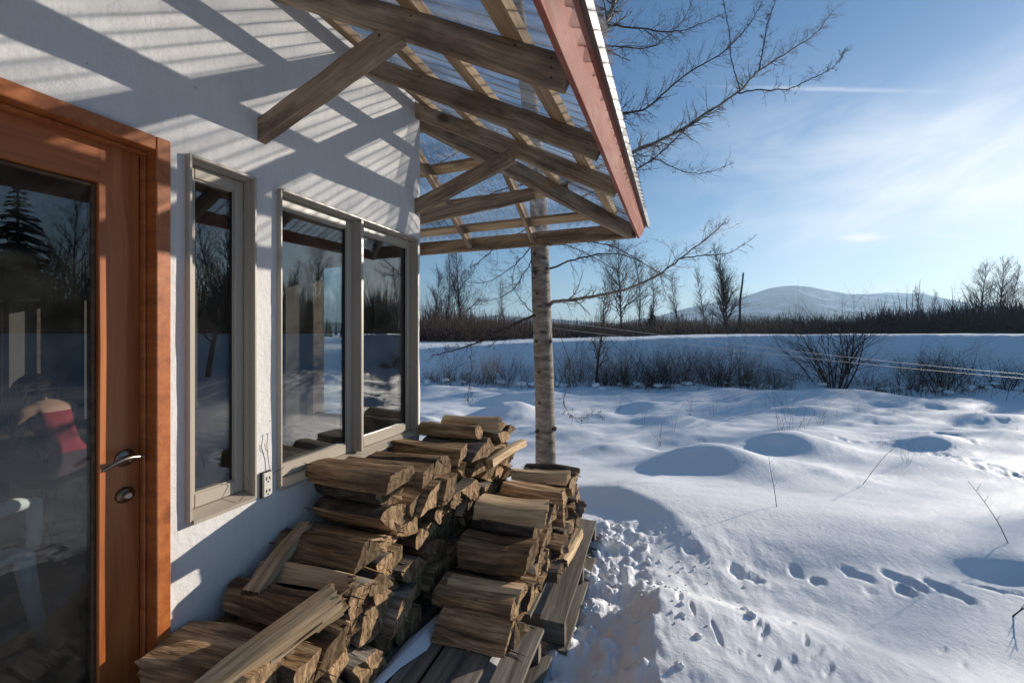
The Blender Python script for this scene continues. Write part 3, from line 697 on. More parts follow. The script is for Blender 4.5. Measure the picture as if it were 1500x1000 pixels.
    for x0, x1, z0, z1 in N_WIN:
        for q in ([(x0, 0, z0), (x0, 1, z0), (x0, 1, z1), (x0, 0, z1)], [(x1, 0, z0), (x1, 1, z0), (x1, 1, z1), (x1, 0, z1)], [(x0, 0, z1), (x1, 0, z1), (x1, 1, z1), (x0, 1, z1)], [(x0, 0, z0), (x1, 0, z0), (x1, 1, z0), (x0, 1, z0)]):
            b.add([(p[0], YC - T if p[1] else YC, p[2]) for p in q], [(0, 1, 2, 3)])
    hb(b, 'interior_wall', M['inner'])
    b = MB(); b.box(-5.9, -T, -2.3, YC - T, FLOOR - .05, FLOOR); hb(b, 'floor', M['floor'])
    # main roof above the rooms
    b = MB(); e = [(-.02, YC - .02, WALL_TOP), (-6.2, YC - .02, WALL_TOP), (-6.2, -2.6, WALL_TOP), (-.02, -2.6, WALL_TOP)]; r0 = (-2.5, -.1, 2.86); r1 = (-3.7, -.1, 2.86)
    b.add(e + [r0, r1], [(0, 3, 4), (1, 5, 2), (0, 4, 5, 1), (2, 5, 4, 3)]); hb(b, 'main_roof', M['roof'])
build_wall()

# --- windows: frame, two casements in the double unit, glass
def window(name, parts, label=None):
    """parts: list of (outer y0,y1,z0,z1, left stile, right stile) sharing one frame; each becomes a sash with a pane"""
    y0 = parts[0][0]; y1 = parts[-1][1]; z0, z1 = parts[0][2], parts[0][3]; t = .011
    f = MB()
    f.box(-.085, .024, y0, y0 + t, z0, z1, .0025); f.box(-.085, .024, y1 - t, y1, z0, z1, .0025)
    f.box(-.085, .0245, y0 + t, y1 - t, z1 - t, z1, .0025)
    # inner step of the frame
    f.box(-.085, -.002, y0 + t, y0 + t + .007, z0 + .03, z1 - t); f.box(-.085, -.002, y1 - t - .007, y1 - t, z0 + .03, z1 - t); f.box(-.085, -.003, y0 + t + .007, y1 - t - .007, z1 - t - .007, z1 - t)
    for a, b_ in zip(parts, parts[1:]):
        ym = (a[1] + b_[0]) / 2; f.box(-.085, .022, ym - .011, ym + .011, z0 + .03, z1 - t, .003)
        f.box(-.085, -.002, ym - .02, ym - .011, z0 + .03, z1 - t - .007); f.box(-.085, -.002, ym + .011, ym + .02, z0 + .03, z1 - t - .007)
    fr = hb(f, 'window', M['frame'])
    # sloped sill
    s = MB(); yy0, yy1 = y0 + t, y1 - t
    prof = [(-.085, z0 + .004), (.030, z0 - .004), (.032, z0 + .010), (-.03, z0 + .029), (-.085, z0 + .029)]
    s.add([(x, yy0, z) for x, z in prof] + [(x, yy1, z) for x, z in prof], [tuple(range(4, -1, -1)), tuple(range(5, 10))] + [(i, (i + 1) % 5, (i + 1) % 5 + 5, i + 5) for i in range(5)])
    sub(s, 'sill', M['frame'], fr)
    for (a, c, q0, q1, ls, rs) in parts:
        a2 = a + t + .008 if a == y0 else a + .021 - .0; c2 = c - t - .008 if c == y1 else c - .021
        b0, b1 = z0 + .031, z1 - t - .008
        sa = MB(); xf = -.030
        top, bot = .045, .050
        sa.box(-.07, xf, a2, a2 + ls, b0, b1, .003); sa.box(-.07, xf, c2 - rs, c2, b0, b1, .003)
        sa.box(-.07, xf - .0005, a2 + ls, c2 - rs, b1 - top, b1, .003); sa.box(-.07, xf - .0005, a2 + ls, c2 - rs, b0, b0 + bot, .003)
        # glazing bead step
        g0, g1, h0, h1 = a2 + ls, c2 - rs, b0 + bot, b1 - top; k = .006
        sa.box(-.065, xf - .008, g0, g0 + k, h0, h1); sa.box(-.065, xf - .008, g1 - k, g1, h0, h1); sa.box(-.065, xf - .0085, g0 + k, g1 - k, h1 - k, h1); sa.box(-.065, xf - .0085, g0 + k, g1 - k, h0, h0 + k)
        so_ = sub(sa, 'sash', M['frame'], fr)
        ga = MB(); gk = k + .0; ga.box(-.062, xf - .0105, g0 + gk, g0 + gk + .004, h0 + gk, h1 - gk); ga.box(-.062, xf - .0105, g1 - gk - .004, g1 - gk, h0 + gk, h1 - gk); sub(ga, 'gasket', M['black'], fr)
        p = MB(); p.box(-.054, -.046, g0 + k - .002, g1 - k + .002, h0 + k - .002, h1 - k + .002); sub(p, 'pane', M['glass'], fr)
    return fr
w1 = window('window', [(W1[0], W1[1], W1[2], W1[3], .030, .034)]); tag(w1, 'tall narrow window beside the door')
ym = 1.788
w2 = window('window', [(W23[0], ym, W23[2], W23[3], .030, .036), (ym, W23[1], W23[2], W23[3], .046, .034)]); tag(w2, 'wide window of two tall panes')
def north_window(x0, x1, z0, z1):
    f = MB(); t = .06; y0, y1 = YC - .16, YC - .07
    f.box(x0, x0 + t, y0, y1, z0, z1, .003); f.box(x1 - t, x1, y0, y1, z0, z1, .003); f.box(x0 + t, x1 - t, y0 + .002, y1 - .002, z1 - t, z1, .003); f.box(x0 + t, x1 - t, y0 + .002, y1 - .002, z0, z0 + t, .003)
    fr = hb(f, 'window', M['darkwood']); p = MB(); p.box(x0 + t, x1 - t, YC - .118, YC - .112, z0 + t, z1 - t); sub(p, 'pane', M['glass'], fr)
for n in N_WIN: north_window(*n)

# --- door
def build_door():
    y0, y1, z0, z1 = DOOR; cz = .044
    c = MB()   # casing and jamb
    c.box(-.005, .022, y1 - .002, y1 + .040, -1.45, z1 + .043, .003); c.box(-.005, .0225, y0 - .040, y0 + .002, -1.45, z1 + .043, .003); c.box(-.005, .021, y0 + .002, y1 - .002, z1 - .002, z1 + .043, .003)
    c.box(-.16, -.005, y1, y1 + .03, -1.45, z1 + .03); c.box(-.16, -.005, y0 - .03, y0, -1.45, z1 + .03); c.box(-.16, -.005, y0, y1, z1, z1 + .03)
    # stop lip seen as a stepped shadow line
    c.box(-.058, -.03, y0, y1 - .0, z1 - .012, z1 - .001, .002)
    c.box(-.058, -.034, y1 - .008, y1 - .0005, -1.45, z1 - .012, .002)
    hb(c, 'door_frame', M['door'])
    d = empty('door'); d.parent = HP; d.matrix_parent_inverse = Matrix.Translation((3.0, 0, 1.6))
    D0, D1 = y0 + .004, y1 - .004; st = .108; top = z1 - .006; g_top = .466; g_bot = -1.10
    def board(p0, p1, w, h): 
        return beam('door_rail', p0, p1, w, h, M['door'], d, up=(1, 0, 0), c=.003)
    xm = -.085
    r = beam('stile', (xm, D1 - st / 2, FLOOR), (xm, D1 - st / 2, top), st, .05, M['door'], d, up=(1, 0, 0)); 
    r = beam('stile', (xm, D0 + st / 2, FLOOR), (xm, D0 + st / 2, top), st, .05, M['door'], d, up=(1, 0, 0))
    board((xm, D0 + st, (top + g_top) / 2), (xm, D1 - st, (top + g_top) / 2), top - g_top, .0485); board((xm, D0 + st, (FLOOR + g_bot) / 2), (xm, D1 - st, (FLOOR + g_bot) / 2), g_bot - FLOOR, .0485)
    bd = MB(); a, b = D0 + st, D1 - st; k = .011
    bd.box(xm - .02, xm + .012, a, a + k, g_bot, g_top, .003); bd.box(xm - .02, xm + .012, b - k, b, g_bot, g_top, .003); bd.box(xm - .02, xm + .0125, a + k, b - k, g_top - k, g_top, .003); bd.box(xm - .02, xm + .0125, a + k, b - k, g_bot, g_bot + k, .003)
    sub(bd, 'glazing_bead', M['darkwood'], d)
    g = MB(); g.box(xm - .004, xm + .004, a + k - .003, b - k + .003, g_bot + k - .003, g_top - k + .003); sub(g, 'door_glass', M['dglass'], d)
    # lever handle
    hy, hz, xs = .782, -.405, -.0605
    def disc(b_, x0, x1, y, z, r0, r1, n=28, mi=0):
        b_.tube([(x0, y, z), (x0 + (x1 - x0) * .5, y, z), (x1, y, z)], [r0, (r0 + r1) / 2 + .001, r1], n, True, mi)
    h = MB(); disc(h, xs, xs + .010, hy, hz, .028, .023); disc(h, xs + .010, xs + .045, hy, hz, .010, .008)
    pts = []; rad = []
    for k_ in range(13):
        t = k_ / 12; pts.append((xs + .05 + .006 * math.sin(t * 3.1), hy + .018 - .100 * t, hz + .004 + .012 * math.sin(t * math.pi * 1.1) - .016 * t)); rad.append(.0055 + .003 * (1 - t) ** 3 + .0015 * math.sin(t * 3.1) - (0.003 if k_ == 12 else 0))
    h.tube(pts, rad, 12)
    h.tube([(xs + .044, hy + .02, hz + .003), (xs + .05, hy + .026, hz + .004), (xs + .056, hy + .028, hz + .004)], [.004, .008, .005], 12)
    sub(h, 'door_handle', M['nickel'], d, True)
    l = MB(); zl = -.525; disc(l, xs, xs + .012, hy, zl, .026, .020); disc(l, xs + .012, xs + .020, hy, zl, .013, .012); sub(l, 'deadbolt', M['bronze'], d, True)
    q = MB(); disc(q, xs + .020, xs + .0245, hy, zl, .0095, .0085, 20); q.box(xs + .0246, xs + .0256, hy - .0012, hy + .0012, zl - .006, zl + .005); sub(q, 'lock_cylinder', M['brass'], d)
build_door()

# --- outlet box on the wall between the windows
o = MB(); oy, oz = 1.226, -.632; o.box(.0, .014, oy - .024, oy + .024, oz - .055, oz + .053, .003); ob = hb(o, 'outlet_box', M['black'])
o = MB(); o.box(.012, .022, oy - .020, oy + .021, oz - .051, oz + .049, .003); ocv = sub(o, 'outlet_cover', M['outlet'], ob)
o = MB()
for dz in (.026, -.026):
    o.box(.0222, .0235, oy - .009, oy - .005, oz + dz - .007, oz + dz + .007); o.box(.0222, .0235, oy + .005, oy + .009, oz + dz - .006, oz + dz + .006); o.box(.0222, .0235, oy - .003, oy + .003, oz + dz - .017, oz + dz - .012)
osl = sub(o, 'outlet_slots', M['black'], ob); osl['kind'] = 'stuff'
# thin dry tendril climbing over the plaster by the outlet
t = MB(); t.tube([(.012, 1.246, -.60), (.02, 1.262, -.59), (.03, 1.285, -.585), (.034, 1.292, -.575)], .0014, 4); t.tube([(.012, 1.246, -.60), (.01, 1.235, -.53), (.014, 1.226, -.47), (.012, 1.232, -.42), (.012, 1.224, -.425)], .0013, 4)
t.tube([(.012, 1.235, -.50), (.014, 1.22, -.485), (.012, 1.217, -.46)], .001, 4); t.tube([(.026, 1.10, -.655), (.03, 1.135, -.625), (.012, 1.146, -.585), (.012, 1.13, -.56)], .0013, 4); tag(hb(t, 'dry_tendril', M['twig']), 'dry vine tendrils on the plaster')

def person():
    """seated girl leaning over the table, seen from behind through the door glass"""
    P = [Vector(p) for p in [(-1.95, 1.37, -.83), (-1.975, 1.365, -.70), (-2.03, 1.355, -.58), (-2.09, 1.342, -.49), (-2.125, 1.335, -.435), (-2.165, 1.325, -.385), (-2.195, 1.318, -.32)]]
    V = list(P); E = [(i, i + 1) for i in range(6)]; Rd = [.105, .088, .098, .085, .036, .066, .062]
    f = Vector((-.97, -.22, 0)).normalized(); l = Vector((-f.y, f.x, 0)) * -1   # l points to the camera side
    if l.y > 0: l = -l
    def chain(a, pts, rs):
        k = a
        for p, r in zip(pts, rs): V.append(Vector(p)); Rd.append(r); E.append((k, len(V) - 1)); k = len(V) - 1
        return k
    for sd in (1, -1):
        c = P[3] + Vector((0, 0, .005))
        sh = c + l * .125 * sd; hand = Vector((-2.235, 1.26, -.702)) if sd == 1 else Vector((-2.36, 1.44, -.70))
        elb = (sh + hand) / 2 + Vector((.035, -.02 * sd, -.015)); 
        wr = chain(3, [sh, sh + (elb - sh) * .3 + Vector((0, 0, -.005)), elb, elb + (hand - elb) * .5, hand], [.046, .038, .030, .027, .020])
        dv = (hand - elb); dv.z = -.0; dv = dv.normalized(); side = Vector((-dv.y, dv.x, 0))
        palm = chain(wr, [hand + dv * .035 + Vector((0, 0, -.004))], [.022])
        for q, (o, ln) in enumerate([(-.024, .050), (-.008, .060), (.009, .057), (.024, .044)]):
            b0 = hand + dv * .055 + side * o
            chain(palm, [b0 + Vector((0, 0, .004)), b0 + dv * ln * .5 + Vector((0, 0, .006)), b0 + dv * ln + Vector((0, 0, -.004))], [.0075, .007, .0055])
        chain(palm, [hand + dv * .025 + side * -.03 * sd, hand + dv * .05 + side * -.042 * sd], [.0085, .0065])
        # legs: thighs forward under the table, shins down
        hip = P[0] + l * .075 * sd + f * .03; knee = P[0] + f * .36 + l * .10 * sd + Vector((0, 0, -.02)); ank = knee + Vector((.03, 0, -.40)); 
        chain(0, [hip, (hip + knee) / 2, knee, (knee + ank) / 2 + Vector((.012, 0, 0)), ank, ank + f * .12 + Vector((0, 0, -.035))], [.082, .070, .052, .046, .032, .028])
    me = bpy.data.meshes.new('person'); me.from_pydata([tuple(v) for v in V], E, []); o = bpy.data.objects.new('person', me); COL.objects.link(o)
    sk = o.modifiers.new('skin', 'SKIN'); sk.use_smooth_shade = True
    for i, d in enumerate(me.skin_vertices[0].data): d.radius = (Rd[i], Rd[i] * (1.0 if i not in (1, 2, 3) else .8)); d.use_root = (i == 0)
    o.modifiers.new('sub', 'SUBSURF').levels = 2
    bpy.context.view_layer.update(); dg = bpy.context.evaluated_depsgraph_get(); m2 = bpy.data.meshes.new_from_object(o.evaluated_get(dg)); o.modifiers.clear(); o.data = m2
    for m in (M['skin'], M['red_cloth'], M['dark_cloth']): m2.materials.append(m)
    ax = (P[3] - P[0]).normalized()
    for p in m2.polygons:
        c = p.center; h = (c - P[0]).dot(ax); off = abs((c - P[2]).dot(l)); p.use_smooth = True
        leg = (c - P[0]).dot(f) > .10 and c.z < -.74 and c.z < -.73
        if c.z < -.765 or (leg and c.z < -.76): p.material_index = 2
        elif h < .335 and off < .105 and (c - (P[0] + ax * h)).length < .15: p.material_index = 1
        else: p.material_index = 0
    tag(o, 'person with long dark hair and red sleeveless top, leaning forward behind the door glass', 'person')
    # head details
    hd = P[5].lerp(P[6], .5) + f * .005; up = (P[6] - P[5]).normalized(); fu = (f - up * f.dot(up)).normalized()
    fb = MB(); fb.tube([hd + fu * .058 + up * .012, hd + fu * .074 - up * .008, hd + fu * .082 - up * .022, hd + fu * .066 - up * .028], [.006, .009, .011, .006], 8); fb.build('nose', M['skin'], o, True)
    for sd in (-1, 1):
        e = MB(); q = hd + l * .064 * sd - up * .012; e.tube([q - up * .022, q + l * .008 * sd, q + up * .022], [.005, .010, .006], 8); e.build('ear', M['skin'], o, True)
        e = MB(); q = hd + fu * .056 + l * .024 * sd + up * .008; e.tube([q - l * .010, q, q + l * .010], [.002, .006, .002], 8); e.build('eye', M['eye'], o, True)
    e = MB(); q = hd + fu * .060 - up * .048; e.tube([q - l * .018, q + fu * .004, q + l * .018], [.002, .005, .002], 8); e.build('mouth', M['flesh'], o, True)
    # hair: a cap over the crown and a thick fall of locks down the near side and back
    hb_ = MB(); rows = []
    for i in range(12):
        a = .02 + 1.75 * i / 11; row = []
        for j in range(29):
            p = 2 * math.pi * j / 28; d = up * math.cos(a) + (fu * math.cos(p) + l * math.sin(p)) * math.sin(a)
            fr = max(0, math.cos(p)); r = .088 * (1 + .05 * math.sin(j * 2.3 + i)) - (.030 * fr if a > 1.0 else 0); row.append(hd + up * .006 + d * r)
        rows.append(row)
    hb_.quadgrid(rows); rnd = random.Random(12)
    for k in range(90):
        p = rnd.uniform(.55, 5.7); a = rnd.uniform(.7, 1.6); d = up * math.cos(a) + (fu * math.cos(p) + l * math.sin(p)) * math.sin(a); q = hd + up * .006 + d * .086
        ln = rnd.uniform(.13, .27); w = Vector((rnd.uniform(-.02, .02), rnd.uniform(-.02, .02), 0)); side = (fu * math.cos(p) + l * math.sin(p))
        hb_.tube([q, q + side * .014 + Vector((0, 0, -ln * .3)), q + side * .012 + w + Vector((0, 0, -ln * .7)), q + w * 1.6 + f * .02 + Vector((0, 0, -ln))], [.010, .014, .012, .003], 6)
    hb_.build('hair', M['hair'], o, True)
person()

# ------------------------------------------------------------------ roof overhang
SLOPE = .527; RB = 1.413        # underside of rafters: z = RB - SLOPE * x
RH = .105                       # plumb depth of rafter
EX, EY = 1.30, 3.58             # inside of the eave boards
RISE = .024                     # the old roof climbs a little towards the north corner
def r_bot(x, y=1.213): return RB + RISE * (y - 1.213) - SLOPE * x
RB2 = RB + RISE * (YC - 1.213)
NS = (RB2 - .80) / (EY - YC)    # slope of the north hip side
def n_bot(y): return RB2 - NS * (y - YC)
cosr = 1 / math.sqrt(1 + SLOPE ** 2)
def rafter(y, x0=-.10, x1=None):
    x1 = 1.311 + .0047 * (y - 1.0) if x1 is None else x1
    return beam('rafter', (x0, y, r_bot(x0, y) + RH / 2), (x1, y, r_bot(x1, y) + RH / 2), .040, RH * cosr, M['rafter'], HPX)
HPX = empty('roof_overhang'); HPX.parent = house; HPX.matrix_parent_inverse = Matrix.Translation((3.0, 0, 1.6))
for y in (-1.55, -1.0, -.45, .10, .655, 1.213, 1.77, 2.326): rafter(y)
# hip rafter (doubled) and jacks on the north side
HI0 = Vector((-.05, YC - .06, RB2 + RH / 2 - .01)); HI1 = Vector((EX - .02, EY - .03, .79 + RH / 2))
beam('hip_rafter', HI0, HI1, .042, .125, M['rafter'], HPX)
for x in (-.215, -.85, -1.5, .42):
    ys = YC - .1 if x < 0 else YC + (x / EX) * (EY - YC) + .03
    beam('jack_rafter', (x, ys, n_bot(ys) + RH / 2), (x, EY - .03, n_bot(EY - .03) + RH / 2 - .01), .040, RH * .86, M['rafter'], HPX)
# eave boards: red fascia on the front, grey beam on the north side
FA0 = Vector((1.305, -2.2, .660)); FA1 = Vector((1.332, 3.604, .800))      # lower edge of the board
FU = Vector((SLOPE, 0, 1)).normalized(); FO = Vector((1, 0, -SLOPE)).normalized()   # up along the board (square to the rafters), outwards
fh_, ft_ = .113, .024
beam('fascia', FA0 + FU * (fh_ / 2), FA1 + FU * (fh_ / 2), ft_, fh_, M['fascia'], HPX, up=FU, c=.002)
beam('eave_beam', (-6.5, EY + .005, .80 + .065), (EX + .015, EY + .005, .80 + .065), .042, .125, M['rafter'], HPX)
# purlins
PZ = RH + .019
def purlin(x): return beam('purlin', (x, -2.2, r_bot(x, -2.2) + PZ), (x, YC + (x / EX) * (EY - YC) - .02, r_bot(x, YC + (x / EX) * (EY - YC) - .02) + PZ), .085, .036, M['purlin'], HPX, up=(SLOPE, 0, 1))
for x in (.085, .42, .76, 1.14): purlin(x)
for dy in (.10, .43, .75, 1.02):
    y = YC + dy; beam('purlin', (-6.2, y, n_bot(y) + PZ), ((dy / (EY - YC)) * EX - .02, y, n_bot(y) + PZ), .085, .036, M['purlin'], HPX, up=(0, NS, 1))
# drip edge
beam('drip_edge', FA0 + FU * (fh_ + .012) + FO * .030, FA1 + FU * (fh_ + .012) + FO * .030, .003, .028, M['metal'], HPX, up=FU, c=.0005)
beam('drip_edge', FA0 + FU * (fh_ + .004) + FO * .010, FA1 + FU * (fh_ + .004) + FO * .010, .036, .005, M['metal'], HPX, up=FU, c=.0005)
# corrugated clear sheets
PER, AMP = .076, .0095
def sheet_front():
    n = MB(); ys = np.arange(-2.25, EY + .12, PER / 8); rows = []
    def xz(x, y): return r_bot(x, y) + PZ + .044 + AMP * math.sin(2 * math.pi * y / PER)
    for y in ys:
        xi = max(-.02, (y - YC) / (EY - YC) * EX) if y > YC else -.02
        xo = 1.412 + .0045 * (y - 1.2) + .008 * math.sin(y * 1.3) + (.014 if int((y + 9) / .86) % 2 else 0) + .004 * math.sin(y * 47)
        rows.append([(xi + (xo - xi) * k / 3, y, xz(xi + (xo - xi) * k / 3, y)) for k in range(4)])
    n.quadgrid(rows); return n.build('clear_roof_sheet', M['poly'], HPX, True)
def sheet_north():
    n = MB(); xs = np.arange(-6.2, EX + .10, PER / 8); rows = []
    for x in xs:
        yi = YC - .02 if x < 0 else YC + x / EX * (EY - YC); yo = EY + .085
        rows.append([(x, yi + (yo - yi) * k / 3, n_bot(yi + (yo - yi) * k / 3) + PZ + .044 + AMP * math.sin(2 * math.pi * x / PER)) for k in range(4)])
    n.quadgrid(rows); return n.build('clear_roof_sheet', M['poly'], HPX, True)
sheet_front(); sheet_north()
# clear ridge strip where the two sheets meet
def hip_cap():
    n = MB(); rows = []
    for k in range(30):
        t = k / 29; x = -.02 + t * (EX + .06); y = YC + x / EX * (EY - YC); z = r_bot(x, y) + PZ + .062
        rows.append([(x + .07, y - .055, z - .05), (x, y, z + .004), (x - .06, y + .06, z - .045)])
    n.quadgrid(rows); n.build('hip_flashing', M['poly'], HPX, True)
hip_cap()
# braces from wall up to rafters
def brace(y): return beam('brace', (-.04, y, .845 - .04 * .36), (.70, y, .845 + .70 * .36 - .02), .040, .092, M['rafter'], HPX)
for y in (.10, 1.216, 2.322): brace(y + .0)
beam('brace', (-.06, YC - .02, .80), (.60, YC + .56, 1.075), .040, .092, M['rafter'], HPX)
def nails():
    rnd = random.Random(77); b = MB()
    for y in (1.213, 1.77, 2.326):
        for x in (.085, .42, .76, 1.14):
            for dy in (-.0205,): b.tube([(x + rnd.uniform(-.01, .01), y + dy, r_bot(x, y) + RH * .8), (x, y + dy - .0012, r_bot(x, y) + RH * .8)], .0035, 8)
        for k in range(3): b.tube([(1.26, y - .0205, r_bot(1.26, y) + .02 + .03 * k), (1.26, y - .022, r_bot(1.26, y) + .02 + .03 * k)], .0035, 8)
    for y in (1.216, 2.322):
        for dx in (-.04, .0): b.tube([(.66 + dx, y - .0205, .845 + (.66 + dx) * .36), (.66 + dx, y - .0225, .845 + (.66 + dx) * .36)], .005, 8)
    o = b.build('nail_heads', M['black'], HPX); o['kind'] = 'stuff'
nails()
# snow crust frozen along the sheet edge is thin and left to the ragged sheet itself

# ------------------------------------------------------------------ inside
def interior():
    # white plastic armchair near the door glass
    cx, cy = -.95, .52; ch = empty('plastic_armchair', (cx, cy, FLOOR), R(35)); tag(ch, 'white moulded plastic armchair inside behind the door glass', 'chair')
    b = MB(); rows = []
    for i in range(9):
        t = i / 8; z = .43 + .45 * t; w = .25 - .05 * t * t; rows.append([(w * s, -.20 - .10 * t - .05 * (s * s), z) for s in np.linspace(-1, 1, 9)])
    b.quadgrid(rows); bk = b.build('backrest', M['white_plastic'], ch, True); sm = bk.modifiers.new('thick', 'SOLIDIFY'); sm.thickness = .012
    b = MB(); b.box(-.25, .25, -.22, .24, .41, .435, .01); b.build('seat', M['white_plastic'], ch)
    for sx in (-1, 1):
        b = MB(); b.tube([(sx * .24, -.25, .66), (sx * .27, -.1, .66), (sx * .28, .12, .65), (sx * .27, .22, .62), (sx * .26, .24, .5), (sx * .25, .24, .42)], [.022, .026, .028, .026, .022, .02], 10); b.build('armrest', M['white_plastic'], ch, True)
        for sy in (-.2, .22):
            b = MB(); b.tube([(sx * .23, sy, .42), (sx * .25, sy * 1.1, .2), (sx * .27, sy * 1.2, 0)], [.032, .026, .02], 10); b.build('leg', M['white_plastic'], ch, True)
    # table and the person's stool
    tb = empty('dining_table', (-2.66, 1.05, FLOOR), R(12)); tag(tb, 'dark wooden dining table inside in front of the leaning person', 'table')
    b = MB(); b.box(-.62, .45, -.7, .6, .565, .598, .006); b.build('tabletop', M['darkwood'], tb)
    for sx, sy in ((-.55, -.62), (.38, -.62), (-.55, .52), (.38, .52)):
        b = MB(); b.box(sx - .03, sx + .03, sy - .03, sy + .03, 0, .565, .004); b.build('leg', M['darkwood'], tb)
    st = empty('wooden_stool', (-1.95, 1.37, FLOOR)); tag(st, 'dark round wooden stool under the seated person', 'stool')
    b = MB(); b.tube([(0, 0, .395), (0, 0, .40), (0, 0, .425), (0, 0, .43)], [.16, .17, .17, .16], 20); b.build('seat', M['darkwood'], st)
    for a in (45, 135, 225, 315):
        c, s = math.cos(R(a)), math.sin(R(a)); b = MB(); b.tube([(c * .1, s * .1, .4), (c * .16, s * .16, 0)], [.018, .014], 8); b.build('leg', M['darkwood'], st)
    # small chair with a pink cloth, seen through the narrow window
    kc = empty('small_chair', (-1.36, 1.80, FLOOR), R(-20)); tag(kc, 'small pale wooden chair with pink cloth, inside the narrow window', 'chair')
    b = MB(); b.tube([(0, .02, .40), (.012, .0, .62), (.03, -.02, .80)], [.018, .02, .017], 8); pk = b.build('back_post', M['stool'], kc, True)
    b = MB()
    for k in range(4): b.tube([(.02 + k * .004, -.0, .66 + k * .035), (.045 + k * .004, -.02, .66 + k * .035)], .006, 8)
    sub(b, 'peg_hole', M['black'], pk)
    b = MB(); b.box(-.13, .15, -.14, .14, .42, .45, .01); b.build('seat', M['stool'], kc)
    for sx, sy in ((-.1, -.11), (.12, -.11), (-.1, .11), (.12, .11)):
        b = MB(); b.tube([(sx, sy, .42), (sx * 1.2, sy * 1.2, 0)], [.017, .013], 8); b.build('leg', M['stool'], kc, True)
    b = MB(); rows = []
    for i in range(8):
        t = i / 7; r = .10 + .085 * t; rows.append([(.01 + r * math.cos(a) * (1 + .08 * math.sin(a * 7)), r * math.sin(a) * (1 + .08 * math.cos(a * 6)), .61 - .17 * t - .02 * math.sin(a * 5) * t) for a in np.linspace(0, 2 * math.pi, 40)])
    b.quadgrid(rows); pc = b.build('pink_cloth', M['pink_cloth'], kc, True)
interior()

